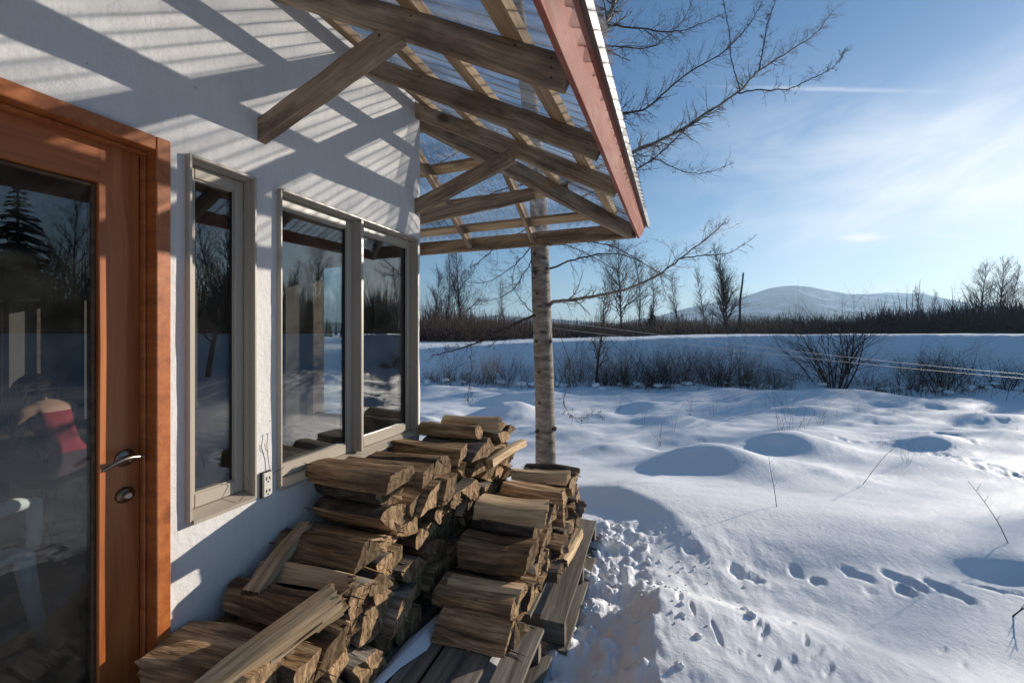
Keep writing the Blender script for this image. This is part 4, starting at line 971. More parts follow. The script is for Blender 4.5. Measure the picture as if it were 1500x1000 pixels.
# ------------------------------------------------------------------ firewood
PALTOP = -1.40
def resample(poly, n):
    P = [Vector(p) for p in poly]; k = len(P); ls = [(P[(i + 1) % k] - P[i]).length for i in range(k)]; tot = sum(ls); out = []
    for i in range(n):
        d = tot * i / n; j = 0
        while d > ls[j] and j < k - 1: d -= ls[j]; j += 1
        out.append(P[j] + (P[(j + 1) % k] - P[j]) * min(1, d / max(ls[j], 1e-9)))
    return out
def log_mesh(name, poly, length, rnd, bark_side=None, rough=1.0, nseg=9, npt=22, splinter=True):
    """a split log along local X; poly = cross-section corners (y,z) centred near 0; bark_side = index of the edge that carries bark"""
    k = len(poly); P = [Vector((p[0], p[1])) for p in poly]
    # bow the bark edge outwards, round corners a little
    pts = []; edge = []
    per = max(3, npt // k)
    for i in range(k):
        a, b = P[i], P[(i + 1) % k]; e = b - a; nrm = Vector((e.y, -e.x)); nrm = nrm.normalized() if nrm.length > 1e-9 else nrm
        bow = (.16 if i == bark_side else rnd.uniform(-.045, .06)) * e.length
        for j in range(per):
            t = j / per; q = a + e * t + nrm * bow * 4 * t * (1 - t)
            if j == 0: q = q * .965
            pts.append(q); edge.append(i)
    n = len(pts); sd = rnd.randint(0, 9999)
    b = MB(); rings = []
    tw = rnd.uniform(-.10, .10); tp = rnd.uniform(-.09, .09); bend = rnd.uniform(-.012, .012); bend2 = rnd.uniform(-.008, .008)
    flare = rnd.uniform(-.10, .16); frayed = rnd.random() < .16
    t0 = (rnd.uniform(-.2, .2), rnd.uniform(-.2, .2)); t1 = (rnd.uniform(-.2, .2), rnd.uniform(-.2, .2))
    jx = vnoise(np.arange(n) * .5 + sd, np.zeros(n) + .5, sd % 97)
    for i in range(nseg + 1):
        s = i / nseg; xx = (s - .5) * length
        sc = 1 + tp * (s - .5) * 2 + flare * max(0, abs(s - .5) * 2 - .6); an = tw * (s - .5) * 2; c, sn = math.cos(an), math.sin(an)
        ph = np.arange(n) * (2 * math.pi / n); cx_ = np.cos(ph) * 2.2 + sd * .13; cy_ = np.sin(ph) * 2.2 + s * 2.1
        nz = fbm(cx_ + cy_ * .3, cy_ + sd * .31, 3, sd % 89); nf = vnoise(np.arange(n) * 1.7 + sd, np.full(n, s * 3.0), sd % 83)
        r = []
        for j, q in enumerate(pts):
            m = 1 + .085 * rough * nz[j] + .035 * rough * nf[j]
            y = (q.x * c - q.y * sn) * sc * m; z = (q.x * sn + q.y * c) * sc * m + bend * math.sin(s * math.pi) * 1.0; y += bend2 * math.sin(s * math.pi)
            x = xx
            if i == 0: x += t0[0] * q.x + t0[1] * q.y - (.003 + (.03 if frayed else .008) * abs(jx[j]) * (rnd.random() < .5)) * (1 if splinter else 0)
            if i == nseg: x += t1[0] * q.x + t1[1] * q.y + (.003 + (.035 if frayed else .008) * abs(jx[(j * 3) % n]) * (rnd.random() < .5)) * (1 if splinter else 0)
            r.append((x, y, z))
        rings.append(r)
    vs = [p for r in rings for p in r]; b.v = vs
    for i in range(nseg):
        for j in range(n):
            j2 = (j + 1) % n; b.f.append((i * n + j, i * n + j2, (i + 1) * n + j2, (i + 1) * n + j)); b.m.append(2 if edge[j] == bark_side else 0)
    for i, rev in ((0, True), (nseg, False)):
        r = rings[i]; cc = np.mean(np.array(r), 0); o = len(b.v)
        # inner ring for a fissured end face
        inn = [tuple(cc + (np.array(p) - cc) * .55 + np.array([rnd.uniform(-.004, .004), 0, 0])) for p in r]; b.v += inn; b.v.append(tuple(cc))
        for j in range(n):
            j2 = (j + 1) % n; f = (i * n + j, i * n + j2, o + j2, o + j); b.f.append(tuple(reversed(f)) if not rev else f); b.m.append(1)
            f = (o + j, o + j2, o + n); b.f.append(tuple(reversed(f)) if not rev else f); b.m.append(1)
    # loose fibres and slivers lifting off the split faces
    for q in range(rnd.randint(3, 9) if splinter else 0):
        j = rnd.randrange(n); i0 = rnd.randrange(nseg); L_ = rnd.uniform(.03, .16); end = rnd.random() < .5
        if end: i0 = nseg if rnd.random() < .6 else 0
        p = np.array(rings[i0][j]); out = np.array([0, p[1], p[2]]); out = out / (np.linalg.norm(out) + 1e-9); tng = np.array([0, -out[2], out[1]])
        sx = (1 if i0 == nseg else -1 if i0 == 0 else rnd.choice((-1, 1))); L_ = L_ * (.35 if end else 1); w_ = rnd.uniform(.0015, .004); lift = rnd.uniform(.002, .012)
        a0 = p - np.array([sx * L_ * .3, 0, 0]) * (1 if end else 0) + out * .001; a1 = a0 + np.array([sx * L_ * .6, 0, 0]) + out * lift * .4; a2 = a0 + np.array([sx * L_, 0, 0]) + out * lift + tng * rnd.uniform(-.008, .008)
        o = len(b.v); b.v += [tuple(a0 - tng * w_), tuple(a0 + tng * w_), tuple(a1 + tng * w_ * .8), tuple(a1 - tng * w_ * .8), tuple(a2), tuple(a0 + out * w_), tuple(a1 + out * w_)]
        b.f += [(o, o + 1, o + 2, o + 3), (o + 3, o + 2, o + 4), (o + 1, o + 5, o + 6, o + 2), (o + 5, o, o + 3, o + 6), (o + 2, o + 6, o + 4), (o + 6, o + 3, o + 4)]; b.m += [rnd.choice((0, 0, 1, 2))] * 6
    return b
LOGMATS = [M['split'], M['end'], M['bark']]; PALEMATS = [M['pale_split'], M['end'], M['bark']]; GREYMATS = [M['grey_split'], M['end'], M['bark']]
ALLLOGS = []
def put_log(b, mat, label, group, pale=False):
    o = b.build('firewood_log', GREYMATS if pale == 2 else PALEMATS if pale else LOGMATS, None, True); o.matrix_world = mat
    me = o.data
    try: me.set_sharp_from_angle(angle=R(30))
    except Exception: pass
    tag(o, label, 'firewood', group); ALLLOGS.append(o); return o

def stack(x0, x1, y0, y1, zb, top, seed, label_fn, group, lenvar=.05):
    """courses of split logs lying along X; cells tile the (Y, Z) end view"""
    rnd = random.Random(seed); z = zb; k = 0; zmax = max(top(y0 + (y1 - y0) * i / 60) for i in range(61))
    wav = [rnd.uniform(0, 6) for _ in range(40)]
    def bound(kk, y): return (.012 * math.sin(y * 7 + wav[kk % 40]) + .010 * math.sin(y * 17 + wav[(kk + 7) % 40])) if kk > 0 else 0
    while z < zmax - .02 and k < 30:
        h = rnd.uniform(.080, .122); y = y0 + rnd.uniform(-.05, 0); lean = rnd.uniform(-.03, .03)
        while y < y1 - .03:
            w = rnd.uniform(.085, .165); lean2 = rnd.choice((-1, 1)) * rnd.uniform(.015, .055) if rnd.random() < .8 else rnd.uniform(-.01, .01)
            ym = y + w / 2
            if z + h * .72 <= top(ym):
                g = rnd.uniform(.004, .011)
                if rnd.random() < .04: y += w; lean = lean2; continue
                zz = lambda kk, base, yy: base + bound(kk, yy)
                c = [(y - lean + g, zz(k, z, y) + g), (y + w - lean2 - g, zz(k, z, y + w) + g), (y + w + lean2 - g, zz(k + 1, z + h, y + w) - g), (y + lean + g, zz(k + 1, z + h, y) - g)]
                if c[1][0] - c[0][0] < .02: c[1] = (c[0][0] + .02, c[1][1])
                if c[2][0] - c[3][0] < .02: c[2] = (c[3][0] + .02, c[2][1])
                my = sum(p[0] for p in c) / 4; mz = sum(p[1] for p in c) / 4
                poly = [(p[0] - my, p[1] - mz) for p in c]
                ln = (x1 - x0) + rnd.uniform(-lenvar * 1.3, lenvar * .5); bs = rnd.choice((0, 1, 2, 3)) if rnd.random() < .5 else None
                b = log_mesh('firewood_log', poly, ln, rnd, bs, 1.0)
                m = Matrix.Translation((x0 + (x1 - x0) / 2 + rnd.uniform(-.06, .035), my, mz)) @ Matrix.Rotation(rnd.uniform(-.05, .05), 4, 'Z') @ Matrix.Rotation(rnd.uniform(-.028, .028), 4, 'Y')
                lab = label_fn(z, top(ym), bs, rnd); put_log(b, m, lab, group, pale=rnd.choices((0, 1, 2), (5, 2, 3))[0])
            y += w; lean = lean2
        z += h; k += 1

def lerp_top(tab):
    ys = [p[0] for p in tab]; zs = [p[1] for p in tab]
    return lambda y: float(np.interp(y, ys, zs))
top1 = lerp_top([(.60, -1.18), (.86, -1.12), (1.0, -1.08), (1.10, -1.06), (1.20, -.98), (1.38, -.93), (1.44, -.78), (1.52, -.71), (1.66, -.72), (1.72, -.80), (1.95, -.77), (2.12, -.74), (2.22, -.70), (2.9, -.68)])
top2 = lerp_top([(1.66, -1.26), (1.84, -1.24), (1.90, -1.17), (2.04, -1.15), (2.09, -1.02), (2.9, -1.0), (3.06, -1.04)])
G1, G2 = 'split logs stacked against the white wall', 'split logs in the lower stack on the pallet'
def lab1(z, t, bs, r):
    if z > t - .24: return 'weathered split log near the top of the tall stack against the white wall'
    return 'split log low in the tall stack, its cut end facing the lower stack'
def lab2(z, t, bs, r):
    if z > t - .2: return 'split log near the top of the lower stack beside the snow'
    return 'split log at the bottom of the lower stack, resting on the grey pallet'
stack(.03, .47, .62, 2.90, PALTOP, top1, 5, lab1, G1)
stack(.575, .965, 1.72, 3.05, PALTOP, top2, 9, lab2, G2)

def hero(p0, p1, w, h, shape, seed, label, group=G1, roll=0.0, pale=False, bark=None, rough=1.0):
    """single log from end p0 to end p1"""
    rnd = random.Random(seed); m, ln = frame_matrix(p0, p1)
    polys = dict(slab=[(-w / 2, -h / 2), (w / 2, -h * .42), (w * .46, h * .42), (-w * .42, h / 2)], wedge=[(-w / 2, -h / 2), (w / 2, -h / 2), (w * .12, h / 2), (-w * .1, h * .48)],
                 round=[(w / 2 * math.cos(a), h / 2 * math.sin(a)) for a in np.linspace(0, 2 * math.pi, 9)[:-1]], half=[(-w / 2, -h * .35), (w / 2, -h * .35), (w * .45, h * .2), (w * .2, h * .5), (-w * .2, h * .5), (-w * .45, h * .2)],
                 tri=[(-w / 2, -h / 2), (w / 2, -h * .3), (-w * .1, h / 2)])
    b = log_mesh('firewood_log', polys[shape], ln, rnd, bark, rough, nseg=14, npt=28)
    return put_log(b, m @ Matrix.Rotation(roll, 4, 'X'), label, group, pale)
hero((-.0 + .012, 1.50, -.650), (.485, 1.50, -.640), .17, .075, 'slab', 1, 'broad flat split log on the near top corner of the tall stack')
hero((.06, 1.62, -.668), (.52, 1.66, -.668), .12, .075, 'slab', 2, 'split log just behind the broad flat log on top of the tall stack', roll=.1)
hero((.135, 1.07, -.985), (.085, 1.36, -.862), .075, .07, 'slab', 3, 'short squared log lying aslant against the wall', pale=True, roll=.1)
hero((.02, 1.09, -1.005), (.46, 1.13, -1.0), .12, .10, 'half', 4, 'rounded brown log with a knotty frayed right end below the slanted squared log', rough=1.5)
hero((.29, .74, -1.085), (.47, 1.14, -.955), .085, .075, 'slab', 5, 'sunlit splintered log lying aslant at the very front of the stack', pale=True, rough=1.7, roll=.45)
hero((.03, .86, -1.07), (.40, .93, -1.09), .20, .11, 'slab', 6, 'wide dark cracked log at the bottom corner beside the orange door frame', rough=1.1, bark=None)
hero((.03, 2.36, -.640), (.44, 2.37, -.632), .115, .095, 'round', 7, 'round log on the far top of the tall stack with a pale round cut end', bark=None, rough=.6)
hero((.10, 2.55, -.628), (.50, 2.58, -.62), .13, .085, 'half', 8, 'pale brown log at the far end on top of the tall stack', pale=True)
hero((.02, 2.10, -.695), (.46, 2.12, -.70), .17, .085, 'slab', 10, 'long tan log under the round log at the corner of the house')
hero((.03, 1.86, -.725), (.455, 1.90, -.715), .16, .11, 'half', 11, 'dark bark covered log on top of the middle of the tall stack', bark=4, rough=1.3)
hero((.02, 1.30, -.90), (.45, 1.33, -.885), .16, .085, 'wedge', 12, 'grey split log with a curled fibrous right end, a step below the broad flat log', rough=1.5)
hero((.04, 1.19, -.955), (.46, 1.23, -.94), .10, .06, 'tri', 13, 'thin three sided split log between the grey log and the knotty rounded log', pale=True)
hero((.57, 2.12, -.985), (.96, 2.15, -.975), .17, .10, 'slab', 14, 'big squared log on the middle top of the lower stack', G2, pale=True, rough=.7)
hero((.58, 2.62, -.965), (.955, 2.66, -.955), .12, .075, 'half', 15, 'smooth rounded log on the far top of the lower stack', G2, rough=.6, pale=True)
hero((.60, 2.42, -.975), (.98, 2.45, -.995), .10, .07, 'slab', 16, 'dark thin log between the smooth rounded log and the big squared log', G2)
hero((.57, 1.95, -1.135), (.93, 1.99, -1.13), .20, .12, 'slab', 17, 'wide split log near the front of the lower stack, a step above the frontmost log', G2, rough=.8)
hero((.58, 1.79, -1.235), (.94, 1.82, -1.23), .11, .065, 'half', 18, 'thinner log squeezed in right above the frontmost log of the lower stack', G2, pale=True)
hero((.60, 1.665, -1.335), (.93, 1.695, -1.335), .15, .12, 'wedge', 19, 'frontmost log of the lower stack lying on bare pallet boards, splintered right end', G2, rough=1.2)
hero((1.0, 2.35, -1.34), (1.01, 2.72, -1.335), .06, .045, 'slab', 20, 'thin sunlit splinter of wood leaning along the outer side of the lower stack', G2, pale=True, rough=1.5)
hero((.55, 2.30, -.80), (.62, 2.72, -.77), .055, .045, 'slab', 21, 'bright sunlit strip of wood sticking out of the far end of the tall stack', G1, pale=True)

# pallets
def pallet(y0, y1, dx, rz, label):
    p = empty('pallet', ((.55 + dx), (y0 + y1) / 2, PALTOP - .145), rz); tag(p, label, 'pallet', 'weathered wooden pallets under the firewood')
    hl = (y1 - y0) / 2
    for i, (x, w) in enumerate([(-.46, .10), (-.34, .09), (-.215, .095), (-.09, .09), (.035, .10), (.155, .09), (.275, .095), (.43, .125)]):
        beam('deck_board', (x, -hl + random.uniform(0, .02), .134), (x + random.uniform(-.006, .006), hl - random.uniform(0, .02), .134), w, .019, M['pallet'], p, c=.002)
    for y in (-hl + .05, 0, hl - .05): beam('stringer', (-.5, y, .072), (.49, y, .072), .045, .100, M['pallet'], p, c=.002)
    for x in (-.44, 0, .455): beam('bottom_board', (x, -hl, .011), (x + .03, hl, .011), .10, .019, M['pallet'], p, c=.002)
    return p
pallet(.62, 1.86, .0, R(1.5), 'grey wooden pallet nearest the camera with bare boards showing')
pallet(1.90, 3.08, .05, R(2.2), 'grey wooden pallet further back, mostly hidden under both log stacks')

# snow lying on the pallet between the stacks, and clods beside it
def snow_patch():
    b = MB(); rows = []; pts = [(.50, 1.30, .020), (.515, 1.42, .034), (.53, 1.55, .045), (.535, 1.68, .04), (.55, 1.82, .03), (.56, 1.95, .012)]
    for (x, y, w) in pts:
        rows.append([(x + w * s * (1 + .3 * math.sin(y * 31 + s * 4)), y + .006 * math.sin(s * 9), PALTOP + .001 + .030 * max(0, 1 - s * s) * (w / .045) + .004 * math.sin(s * 13 + y * 40)) for s in np.linspace(-1, 1, 11)])
    b.quadgrid(rows)
    for (x, y, r) in [(.40, 1.16, .025), (.43, 1.2, .018), (.66, 1.28, .02), (.9, 1.93, .016), (.5, 1.1, .03)]:
        b.quadgrid([[(x + r * math.sin(a) * math.cos(p) * (1 + .2 * math.sin(3 * p)), y + r * math.sin(a) * math.sin(p), PALTOP + .001 + r * .6 * math.cos(a)) for p in np.linspace(0, 6.2832, 11)] for a in np.linspace(.01, 1.57, 5)])
    tag(b.build('snow_patch', M['snow'], None, True), kind='stuff')
snow_patch()
def clods():
    rnd = random.Random(31); b = MB()
    for k in range(230):
        y = rnd.uniform(.9, 3.4); x = 1.08 + rnd.random() ** 1.5 * .62 + (.0 if y < 2.6 else .05)
        if rnd.random() < .25: x += .5
        r = .006 + .030 * rnd.random() ** 3.5 * (1.2 if x < 1.35 else .5); z = gz(x, y) + r * .25; sd = rnd.randint(0, 999); sq = rnd.uniform(.6, 1)
        A = np.linspace(.001, math.pi - .001, 8); P = np.linspace(0, 2 * math.pi, 13); rows = []
        for a in A:
            row = []
            for p in P:
                dx, dy, dz = math.sin(a) * math.cos(p), math.sin(a) * math.sin(p), math.cos(a)
                m = r * (1 + .45 * float(vnoise(dx * 1.7 + sd, dy * 1.7 + dz * 1.3, sd)) + .18 * float(vnoise(dx * 4 + sd, dy * 4 - dz * 3, sd + 5)))
                row.append((x + dx * m, y + dy * m, z + dz * m * sq))
            rows.append(row)
        b.quadgrid(rows)
    tag(b.build('snow_clods', M['snow'], None, True), kind='stuff')
clods()

# ------------------------------------------------------------------ branching plants
def curve(pts, n):
    """smooth polyline through 3D points (Catmull-Rom)"""
    P = [Vector(p) for p in pts]; P = [P[0] * 2 - P[1]] + P + [P[-1] * 2 - P[-2]]; out = []
    segs = len(P) - 3
    for i in range(n):
        t = i / (n - 1) * segs; k = min(int(t), segs - 1); u = t - k; a, b, c, d = P[k:k + 4]
        out.append(.5 * ((2 * b) + (c - a) * u + (2 * a - 5 * b + 4 * c - d) * u * u + (3 * b - a - 3 * c + d) * u ** 3))
    return out
def rot_off(d, ang, az):
    a = d.orthogonal().normalized(); b = d.cross(a); o = a * math.cos(az) + b * math.sin(az)
    return (d * math.cos(ang) + o * math.sin(ang)).normalized()
def twig(mb, p, d, ln, r, lvl, rnd, sides=4, up=.12, spurs=False, kids=(5, 4), droop=0.0):
    n = 5 if ln > .15 else 3; pts = [p.copy()]; q = p.copy(); dd = d.copy()
    for i in range(n):
        dd = (dd + Vector((rnd.gauss(0, .13), rnd.gauss(0, .13), rnd.gauss(0, .13) + up - droop))).normalized(); q = q + dd * (ln / n); pts.append(q.copy())
    rad = [r * (1 - .72 * i / n) for i in range(n + 1)]; mb.tube(pts, rad, sides, False)
    if spurs:
        for i in range(max(2, int(ln / .06))):
            t = rnd.uniform(.1, 1) * n; k = min(int(t), n - 1); b0 = pts[k].lerp(pts[k + 1], t - k); dv = (pts[k + 1] - pts[k]).normalized(); e = rot_off(dv, rnd.uniform(.6, 1.2), rnd.uniform(0, 6.28))
            l = rnd.uniform(.006, .02); mb.tube([b0, b0 + e * l * .6, b0 + e * l], [r * .35 + .0006, r * .35 + .0012, .0006], 3, False)
    if lvl > 0:
        for i in range(kids[min(lvl, len(kids)) - 1]):
            t = (.18 + .78 * (i + rnd.random()) / kids[min(lvl, len(kids)) - 1]) * n; k = min(int(t), n - 1); b0 = pts[k].lerp(pts[k + 1], t - k); dv = (pts[k + 1] - pts[k]).normalized()
            twig(mb, b0, rot_off(dv, rnd.uniform(.45, 1.0), rnd.uniform(0, 6.28)), ln * rnd.uniform(.38, .66), rad[k] * .62, lvl - 1, rnd, sides, up, spurs, kids, droop)

def yard_tree():
    rnd = random.Random(4); T = 4.5
    base = atD(T, 800, 705); g = gz(base.x, base.y)
    root = empty('aspen_tree', (base.x, base.y, g)); tag(root, 'aspen with pale flecked trunk and long bare limbs, growing just past the roof corner', 'tree')
    inv = Vector((base.x, base.y, g))
    cl = [Vector((base.x, base.y, g - .25)), Vector((base.x, base.y, g + .02))] + [atD(T, x, y) for x, y in ((799, 640), (797, 560), (794, 470), (791, 380), (788, 290), (780, 190), (768, 90), (752, -20), (735, -140), (715, -280))]
    rr = [.125, .118, .108, .106, .104, .101, .097, .093, .087, .08, .072, .062]
    pts = curve(cl, 150); rad = [float(np.interp(i / 149 * (len(rr) - 1), range(len(rr)), rr)) for i in range(150)]
    b = MB(); b.tube([p - inv for p in pts], rad, 28)
    # bark relief
    V = np.array(b.v); ang = np.arctan2(V[:, 1], V[:, 0]); k = 1 + .035 * fbm(ang * 3, V[:, 2] * 14, 3, 91) + .03 * fbm(ang * 1.2, V[:, 2] * 3, 2, 93)
    ci = np.repeat(np.array([[p.x - inv.x, p.y - inv.y] for p in pts]), 28, 0); V[:, :2] = ci + (V[:, :2] - ci) * k[:, None]; b.v = [tuple(v) for v in V]
    tr = b.build('trunk', M['trunk'], root, True)
    kb = MB()
    for (px, py, s) in [(783, 372, .02), (784, 399, .02), (787, 430, .016), (801, 393, .018), (785, 500, .015), (806, 500, .02), (789, 545, .015), (790, 590, .017), (812, 628, .025), (786, 632, .02), (798, 560, .013)]:
        p = atD(T - .09, px, py) - inv; kb.tube([p + Vector((0, .03, 0)), p, p + (ray(px, py) * -.015)], [s * .9, s, s * .3], 8)
    kn = kb.build('bark_scars', M['bark'], root, True); kn['kind'] = 'stuff'
    limbs = [  # (photo points, depth at start, depth at end, r0, r1, twig length)
        ([(803, 448), (815, 441), (860, 436), (915, 424), (965, 402), (1000, 376), (1040, 345), (1062, 327)], 4.45, 4.1, .021, .0035, .30),
        ([(996, 378), (1030, 374), (1066, 371), (1104, 348)], 4.25, 4.2, .007, .002, .16),
        ([(788, 290), (850, 258), (924, 224), (980, 200), (1020, 176), (1080, 136), (1112, 104), (1156, 76), (1196, 48), (1221, 15)], 4.5, 5.0, .024, .003, .26),
        ([(1080, 136), (1118, 132), (1156, 130), (1190, 115), (1212, 104), (1230, 88), (1237, 74)], 4.8, 5.0, .0085, .002, .14),
        ([(1112, 104), (1118, 72), (1124, 40), (1136, 0), (1146, -40)], 4.85, 5.1, .008, .002, .16),
        ([(1084, 132), (1072, 90), (1068, 50), (1060, 0), (1056, -40)], 4.8, 4.9, .006, .002, .14),
        ([(782, 210), (850, 190), (908, 168), (948, 158), (1000, 112), (1060, 76), (1100, 32), (1119, -4)], 4.5, 5.2, .018, .003, .28),
        ([(850, 290), (932, 248), (968, 224), (1012, 184), (1052, 160)], 4.55, 4.7, .012, .0025, .26),
        ([(955, 230), (985, 244), (1010, 253), (1040, 252), (1073, 238)], 4.6, 4.6, .006, .0015, .18),
        ([(775, 140), (840, 95), (876, 52), (890, 28), (906, -10), (925, -60)], 4.5, 4.9, .034, .018, .4),
        ([(886, 36), (940, 42), (990, 46), (1020, 38), (1062, 20)], 4.8, 5.0, .012, .002, .28),
        ([(870, 62), (915, 70), (960, 66), (1000, 30), (1018, -10)], 4.8, 5.3, .010, .002, .3),
        ([(800, 395), (850, 378), (905, 372), (950, 390), (985, 412)], 4.5, 5.0, .011, .002, .3),
        ([(790, 340), (845, 352), (900, 362), (960, 398), (975, 430)], 4.5, 4.9, .009, .002, .3),
        ([(788, 360), (840, 362), (920, 405), (990, 440)], 4.5, 5.6, .008, .0015, .26),
        ([(785, 462), (762, 470), (735, 484), (700, 501), (665, 513), (632, 521)], 4.45, 4.1, .015, .004, .24),
        ([(700, 501), (685, 489), (672, 470), (678, 452)], 4.3, 4.3, .005, .0015, .12),
        ([(690, 506), (690, 530), (688, 560), (686, 590)], 4.3, 4.2, .004, .001, .07),
        ([(700, 499), (716, 478), (728, 462)], 4.3, 4.4, .004, .001, .1),
        ([(784, 350), (770, 372), (745, 395), (715, 412), (690, 415)], 4.5, 4.0, .008, .0015, .26),
        ([(785, 372), (768, 400), (750, 425), (720, 440), (700, 441)], 4.5, 4.2, .007, .0015, .24),
        ([(780, 330), (745, 350), (720, 368), (700, 385), (682, 402)], 4.5, 4.0, .008, .0015, .24),
        ([(784, 462), (765, 440), (750, 415), (757, 380)], 4.5, 4.6, .006, .0015, .2),
        ([(818, 480), (835, 540), (826, 590), (845, 612), (880, 606)], 4.5, 4.4, .004, .001, .10),
        ([(884, 430), (880, 452), (886, 482), (904, 512)], 4.35, 4.2, .003, .001, .05),
        ([(770, 95), (690, 60), (600, 10), (520, -40)], 4.5, 5.2, .022, .006, .4),
        ([(782, 215), (720, 200), (660, 230), (630, 250)], 4.5, 5.0, .012, .003, .32),
        ([(785, 265), (730, 280), (690, 300), (640, 330)], 4.5, 5.0, .010, .003, .3),
        ([(750, -20), (840, -80), (930, -110), (1000, -160)], 4.5, 5.5, .03, .006, .4),
    ]
    for pl, d0, d1, r0, r1, tl in limbs:
        n = len(pl); P = [atD(d0 + (d1 - d0) * i / (n - 1), *p) - inv for i, p in enumerate(pl)]
        m = max(14, n * 5); pts = curve(P, m)
        for i in range(1, m - 1): pts[i] = pts[i] + Vector((rnd.gauss(0, .004), rnd.gauss(0, .006), rnd.gauss(0, .004)))
        rad = [1.12 * (r0 + (r1 - r0) * (i / (m - 1)) ** .7) for i in range(m)]
        b = MB(); b.tube(pts, rad, 8 if r0 > .012 else 5, False)
        tot = sum((pts[i + 1] - pts[i]).length for i in range(m - 1))
        cnt = int(tot / (.040 if r0 > .005 else .036)) if tl > .06 else 3
        for k in range(cnt):
            t = (.16 + .84 * (k + rnd.random()) / cnt) * (m - 1); i = min(int(t), m - 2); q = pts[i].lerp(pts[i + 1], t - i); dv = (pts[i + 1] - pts[i]).normalized()
            f = 1 - .55 * t / (m - 1)
            twig(b, q, rot_off(dv, rnd.uniform(.5, 1.15), rnd.uniform(0, 6.28)), tl * f * rnd.uniform(.35, 1.7), max(.0017, rad[i] * .42), 1 if rnd.random() < .45 else 2, rnd, 3, .05, True, (3, 3))
        for k in range(int(tot / .05)):
            t = rnd.random() * (m - 1); i = min(int(t), m - 2); q = pts[i].lerp(pts[i + 1], t - i); e = rot_off((pts[i + 1] - pts[i]).normalized(), rnd.uniform(.7, 1.3), rnd.uniform(0, 6.28)); l = rad[i] + rnd.uniform(.008, .03)
            b.tube([q, q + e * l * .7, q + e * l], [.0016, .0018, .0006], 3, False)
        b.build('limb', M['trunk'] if r0 > .019 else M['twig'], root, True)
yard_tree()

# ------------------------------------------------------------------ clotheslines
def wires():
    a = atD(4.42, 806, 468)
    for (q, mid, e, lab) in [((806, 470), (1000, 502), (1500, 548), 'upper clothesline wire running from the aspen trunk across the field'), ((806, 480), (1000, 517), (1500, 554), 'lower clothesline wire running from the aspen trunk across the field')]:
        p0 = atD(4.42, *q); p1 = atD(7.6, *e); d = p1 - p0; pts = []
        pm = atD(5.55, *mid)
        for i in range(40):
            t = i / 39 * 1.5; p = p0 + d * t; p.z -= .04 * math.sin(min(t, 1) * math.pi); pts.append(p)
        b = MB(); b.tube(pts, .0022, 6); tag(b.build('clothesline', M['wire'], None, True), lab, 'clothesline', 'clotheslines tied to the aspen')
wires()

# ------------------------------------------------------------------ trees, shrubs and weeds of the field edge
def bare_tree_mesh(name, seed, h, spread=1.0, trunks=1, dens=1.0, mat='twig_far', r0=.09, broken=False):
    rnd = random.Random(seed); b = MB(); t = MB()
    for k in range(trunks):
        lean = Vector((rnd.gauss(0, .07), rnd.gauss(0, .07), 1)) if trunks == 1 else Vector((rnd.uniform(-.22, .22), rnd.uniform(-.2, .2), 1))
        hh = h * (1 if k == 0 else rnd.uniform(.72, .95)); n = 12; P = []; q = Vector((k * .25 * rnd.uniform(-1, 1), 0, -.4)); d = lean.normalized()
        for i in range(n + 1):
            P.append(q.copy()); d = (d + Vector((rnd.gauss(0, .05), rnd.gauss(0, .05), .05))).normalized(); q = q + d * ((hh + .4) / n)
        rad = [r0 * h / 7 * (1 - .93 * (i / n) ** .9) + .004 for i in range(n + 1)]; 
        if broken: rad = [r0 * h / 7 * (1 - .4 * i / n) for i in range(n + 1)]
        t.tube(P, rad, 6)
        nb = int(44 * dens)
        for j in range(nb):
            u = .22 + .76 * (j + rnd.random()) / nb; i = min(int(u * n), n - 1); p = P[i].lerp(P[i + 1], u * n - i); dv = (P[i + 1] - P[i]).normalized()
            ln = h * .42 * spread * (1.15 - u) ** .6 * rnd.uniform(.55, 1.25) * (.3 if broken else 1)
            twig(b, p, rot_off(dv, rnd.uniform(.5, .95), rnd.uniform(0, 6.28)), ln, max(.020, rad[i] * .55), 3 if u < .85 else 2, rnd, 3, .13, False, (4, 4, 5))
    return t, b
def make_bare(name, seed, h, **kw):
    t, b = bare_tree_mesh(name, seed, h, **kw)
    r = empty(name); m = M[kw.get('mat', 'twig_far')]; t.build('trunk', m, r); b.build('crown', m, r); return r
def conifer(seed, h, w):
    rnd = random.Random(seed); t = MB(); b = MB(); t.tube([(0, 0, -.3), (0, 0, h * .5), (0, 0, h)], [.018 * h, .011 * h, .002 * h], 7)
    lv = int(26 + h * 1.2)
    for k in range(lv):
        u = (k + rnd.random() * .6) / lv; z = h * (.08 + .91 * u); ln = w * (1 - u) ** .8 * rnd.uniform(.7, 1.1) + .04 * h * (1 - u)
        nb = max(4, int(9 * (1 - u * .5)))
        for j in range(nb):
            a = 6.283 * (j + rnd.random() * .8) / nb; l = ln * rnd.uniform(.6, 1.15); dx, dy = math.cos(a), math.sin(a); dr = rnd.uniform(-.35, .12) - .1
            p = Vector((0, 0, z)); e = Vector((dx * l, dy * l, dr * l)); t.tube([p, p + e * .95], [.004 * h * (1 - u) + .004, .003], 3, False)
            ns = max(6, int(l * 22 / max(1, h * .12)))
            for s in range(ns):
                q = p + e * ((s + rnd.random()) / ns * .97 + .05); sl = (.055 * h * (1 - u * .6)) * rnd.uniform(.5, 1.2)
                for sd in (-1, 1):
                    v = Vector((-dy * sd, dx * sd, rnd.uniform(-.55, .15))) * sl + e.normalized() * sl * .6; wv = Vector((dx, dy, rnd.uniform(-.5, .5))) * sl * .22
                    b.add([q - wv, q + wv, q + v + wv * .3, q + v - wv * .4], [(0, 1, 2, 3)])
    return t, b
